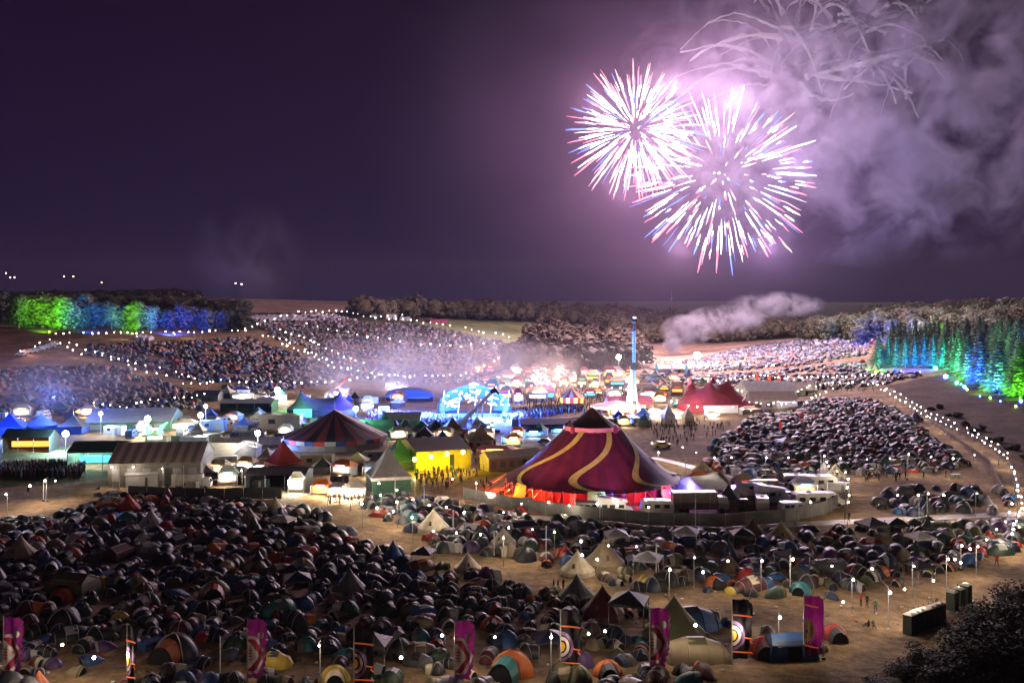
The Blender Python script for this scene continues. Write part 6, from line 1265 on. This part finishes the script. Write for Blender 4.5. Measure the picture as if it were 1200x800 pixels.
crowdlet([(950,462),(1030,460),(1030,452),(960,455)], 26, 'people on the sandy gap at the hill foot', 'tiny distant person on the sandy gap at the right hill foot', 6)
# dense crowd nobody could count
cm = MB(); cm.lathe([(.05,0),(.16,.1),(.15,.8),(.24,1.35),(.20,1.45),(.07,1.5)], 6, sy=.7); nb = len(cm.f); cm.sphere((0,0,1.64), .12, 6)
its = []
for poly, st in (([(0,548),(60,545),(100,548),(96,560),(0,560)], .8),([(430,484),(500,488),(560,496),(560,503),(480,500),(430,492)], 1.1),([(585,495),(640,489),(690,480),(640,478),(590,484)], 1.1),([(585,470),(600,458),(740,458),(745,490),(700,492)], 2.6)):
    for x, y, z in scatter(poly, st, .4):
        v = random.choice([(.012,.012,.014)]*5+[(.3,.3,.3),(.2,.03,.03),(.03,.06,.2)]); its.append((0, x, y, z, random.uniform(0,6.3), 1, 1, random.uniform(.93,1.07), v))
swarm('crowd', [(cm.v, cm.f, [(1,1,1,0)]*nb+[(1,1,1,.08)]*(len(cm.f)-nb))], its, M('crowd_clothes', (.1,.1,.1), rough=.8, attr='tint'), 'stuff', 'dense dark crowd standing before the stages', 'crowd')
print('crowd', len(its), 'people', npl)
# local smoke lit by the stages
smoke_box('stage_haze', at(505,462)+Vector((0,0,9)), (64,38,19), .050, .05, 'blue lit stage smoke drifting over the valley floor', thr=.35, gain=2.5, detail=3)
smoke_box('fair_haze', at(690,462)+Vector((0,0,8)), (62,40,17), .006, .05, 'bright smoky glow over the fairground', thr=.32, gain=2.2, detail=3)
lamp('fair_glow', 'POINT', at(640,470)+Vector((0,-4,9)), (1,.75,.55), 5000, .5); lamp('fair_glow', 'POINT', at(700,475)+Vector((0,-4,9)), (1,.8,.62), 5000, .5)
smoke_box('stage_haze', at(60,480)+Vector((0,0,9)), (44,50,13), .010, .05, 'thin mist over the left camp and stage', thr=.35, gain=2.5, detail=3)
lamp('yard_light', 'POINT', at(75,500)+Vector((0,-6,9)), (.15,.25,1), 22000, .5); lamp('yard_light', 'POINT', at(10,515)+Vector((0,-4,5)), (.1,.2,1), 14000, .5)
lamp('yard_light', 'POINT', at(345,480)+Vector((0,-3,4)), (.1,1,.35), 4000, .5)
# general glow of the site lamps on the trampled ground
# ------------------------------------------------------------------ litter
lt = MB().box((0,0,.06),(.3,.2,.12)); its = []
for poly, st in ((CAMP['A'], 2.6),(CAMP['B'], 4),([(380,592),(560,660),(700,690),(830,712),(1060,760),(1150,690),(1000,712),(700,672),(520,640)], 3.2)):
    for x, y, z in scatter(poly, st, .5):
        if random.random() < .5: its.append((0, x, y, z, random.uniform(0,6), random.uniform(.5,1.6), random.uniform(.5,1.6), 1, random.choice([(.6,.6,.6),(.5,.45,.4),(.1,.1,.12),(.4,.05,.05),(.05,.1,.3)])))
swarm('litter', [(lt.v, lt.f, None)], its, M('litter_mix', (.3,.3,.3), rough=.6, attr='tint'), 'stuff', 'scattered litter and bags between the tents', 'litter')
# ------------------------------------------------------------------ labels of the repeated things: look + neighbour
LMK = [('the left edge purple banner',15,760),('the second purple banner',300,760),('the narrow black ringed banner',425,765),('the third purple banner',545,762),('the central black banner',668,752),('the last purple banner',773,750),('the right black banner',868,738),('the sun emblem banner',948,735),
       ('the long toilet row',1078,730),('the short toilet row',1120,700),('the tall tipi tent',708,655),('the small cream bell tent',677,665),('the large cream bell tent',508,615),('the silver bell tent',177,612),('the brown striped bell tent',24,648),('the red pointed tent',150,592),
       ('the grey bell tent',410,688),('the grey pointed tent',676,695),('the lamp hung bell tent',979,550),('the tan lone bell tent',823,548),('the violet bell tent',1073,488),('the teal gazebo',148,612),('the compound fence corner',990,595),('the white silver gabled compound tent',840,580),
       ('the big grey tunnel tent',975,660),('the yellow dome tent',757,680),('the dark red pointed tent',706,712),('the black gazebo',1051,622),('the grey dark gazebo',1022,626),('the fence bell tents',900,628),('the two cream top edge tents',308,604),('the dark striped big tent',392,510),
       ('the far left camp stalls',285,465),('the striped helter tent',670,465),('the ferris wheel',632,450),('the thrill ride',742,450),('the launch lamp',816,420),('the red peaked tent',838,465),('the blue main stage',556,470)]
OR = ['nearest','second','third','fourth','fifth','sixth','seventh','eighth','ninth','tenth','eleventh','twelfth','thirteenth','fourteenth','fifteenth']
bk = {}
for o, ph, cat, grp in AUTO:
    px, py = proj(o.location); d = sorted((math.hypot(px-x, (py-y)*1.3), n, x, y) for n, x, y in LMK)[0]
    dx, dy = px-d[2], py-d[3]; dr = ('right of' if dx > 0 else 'left of') if abs(dx) > abs(dy)*1.3 else ('below' if dy > 0 else 'above')
    bk.setdefault((ph, d[1], dr), []).append((d[0], o, cat))
for (ph, ln, dr), L_ in bk.items():
    L_.sort(key=lambda t: t[0])
    for i, (_, o, cat) in enumerate(L_):
        pre = '' if len(L_) == 1 else OR[min(i, 14)]+' '
        if 'group' in o: del o['group']
        o['label'] = f"{pre}{ph} {dr} {ln}"; o['category'] = cat
        o['group'] = {'gazebo':'gazebos among the tents','stall':'market stalls of the fair','tent':'tents of the camps','cabin':'site cabins of the yards','van':'vans parked in the yards','car':'cars parked in the yards'}[cat]
for b in ('sk',):
    if b in bpy.data.objects: bpy.data.objects.remove(bpy.data.objects[b])
print('OBJS', len(sc.objects))
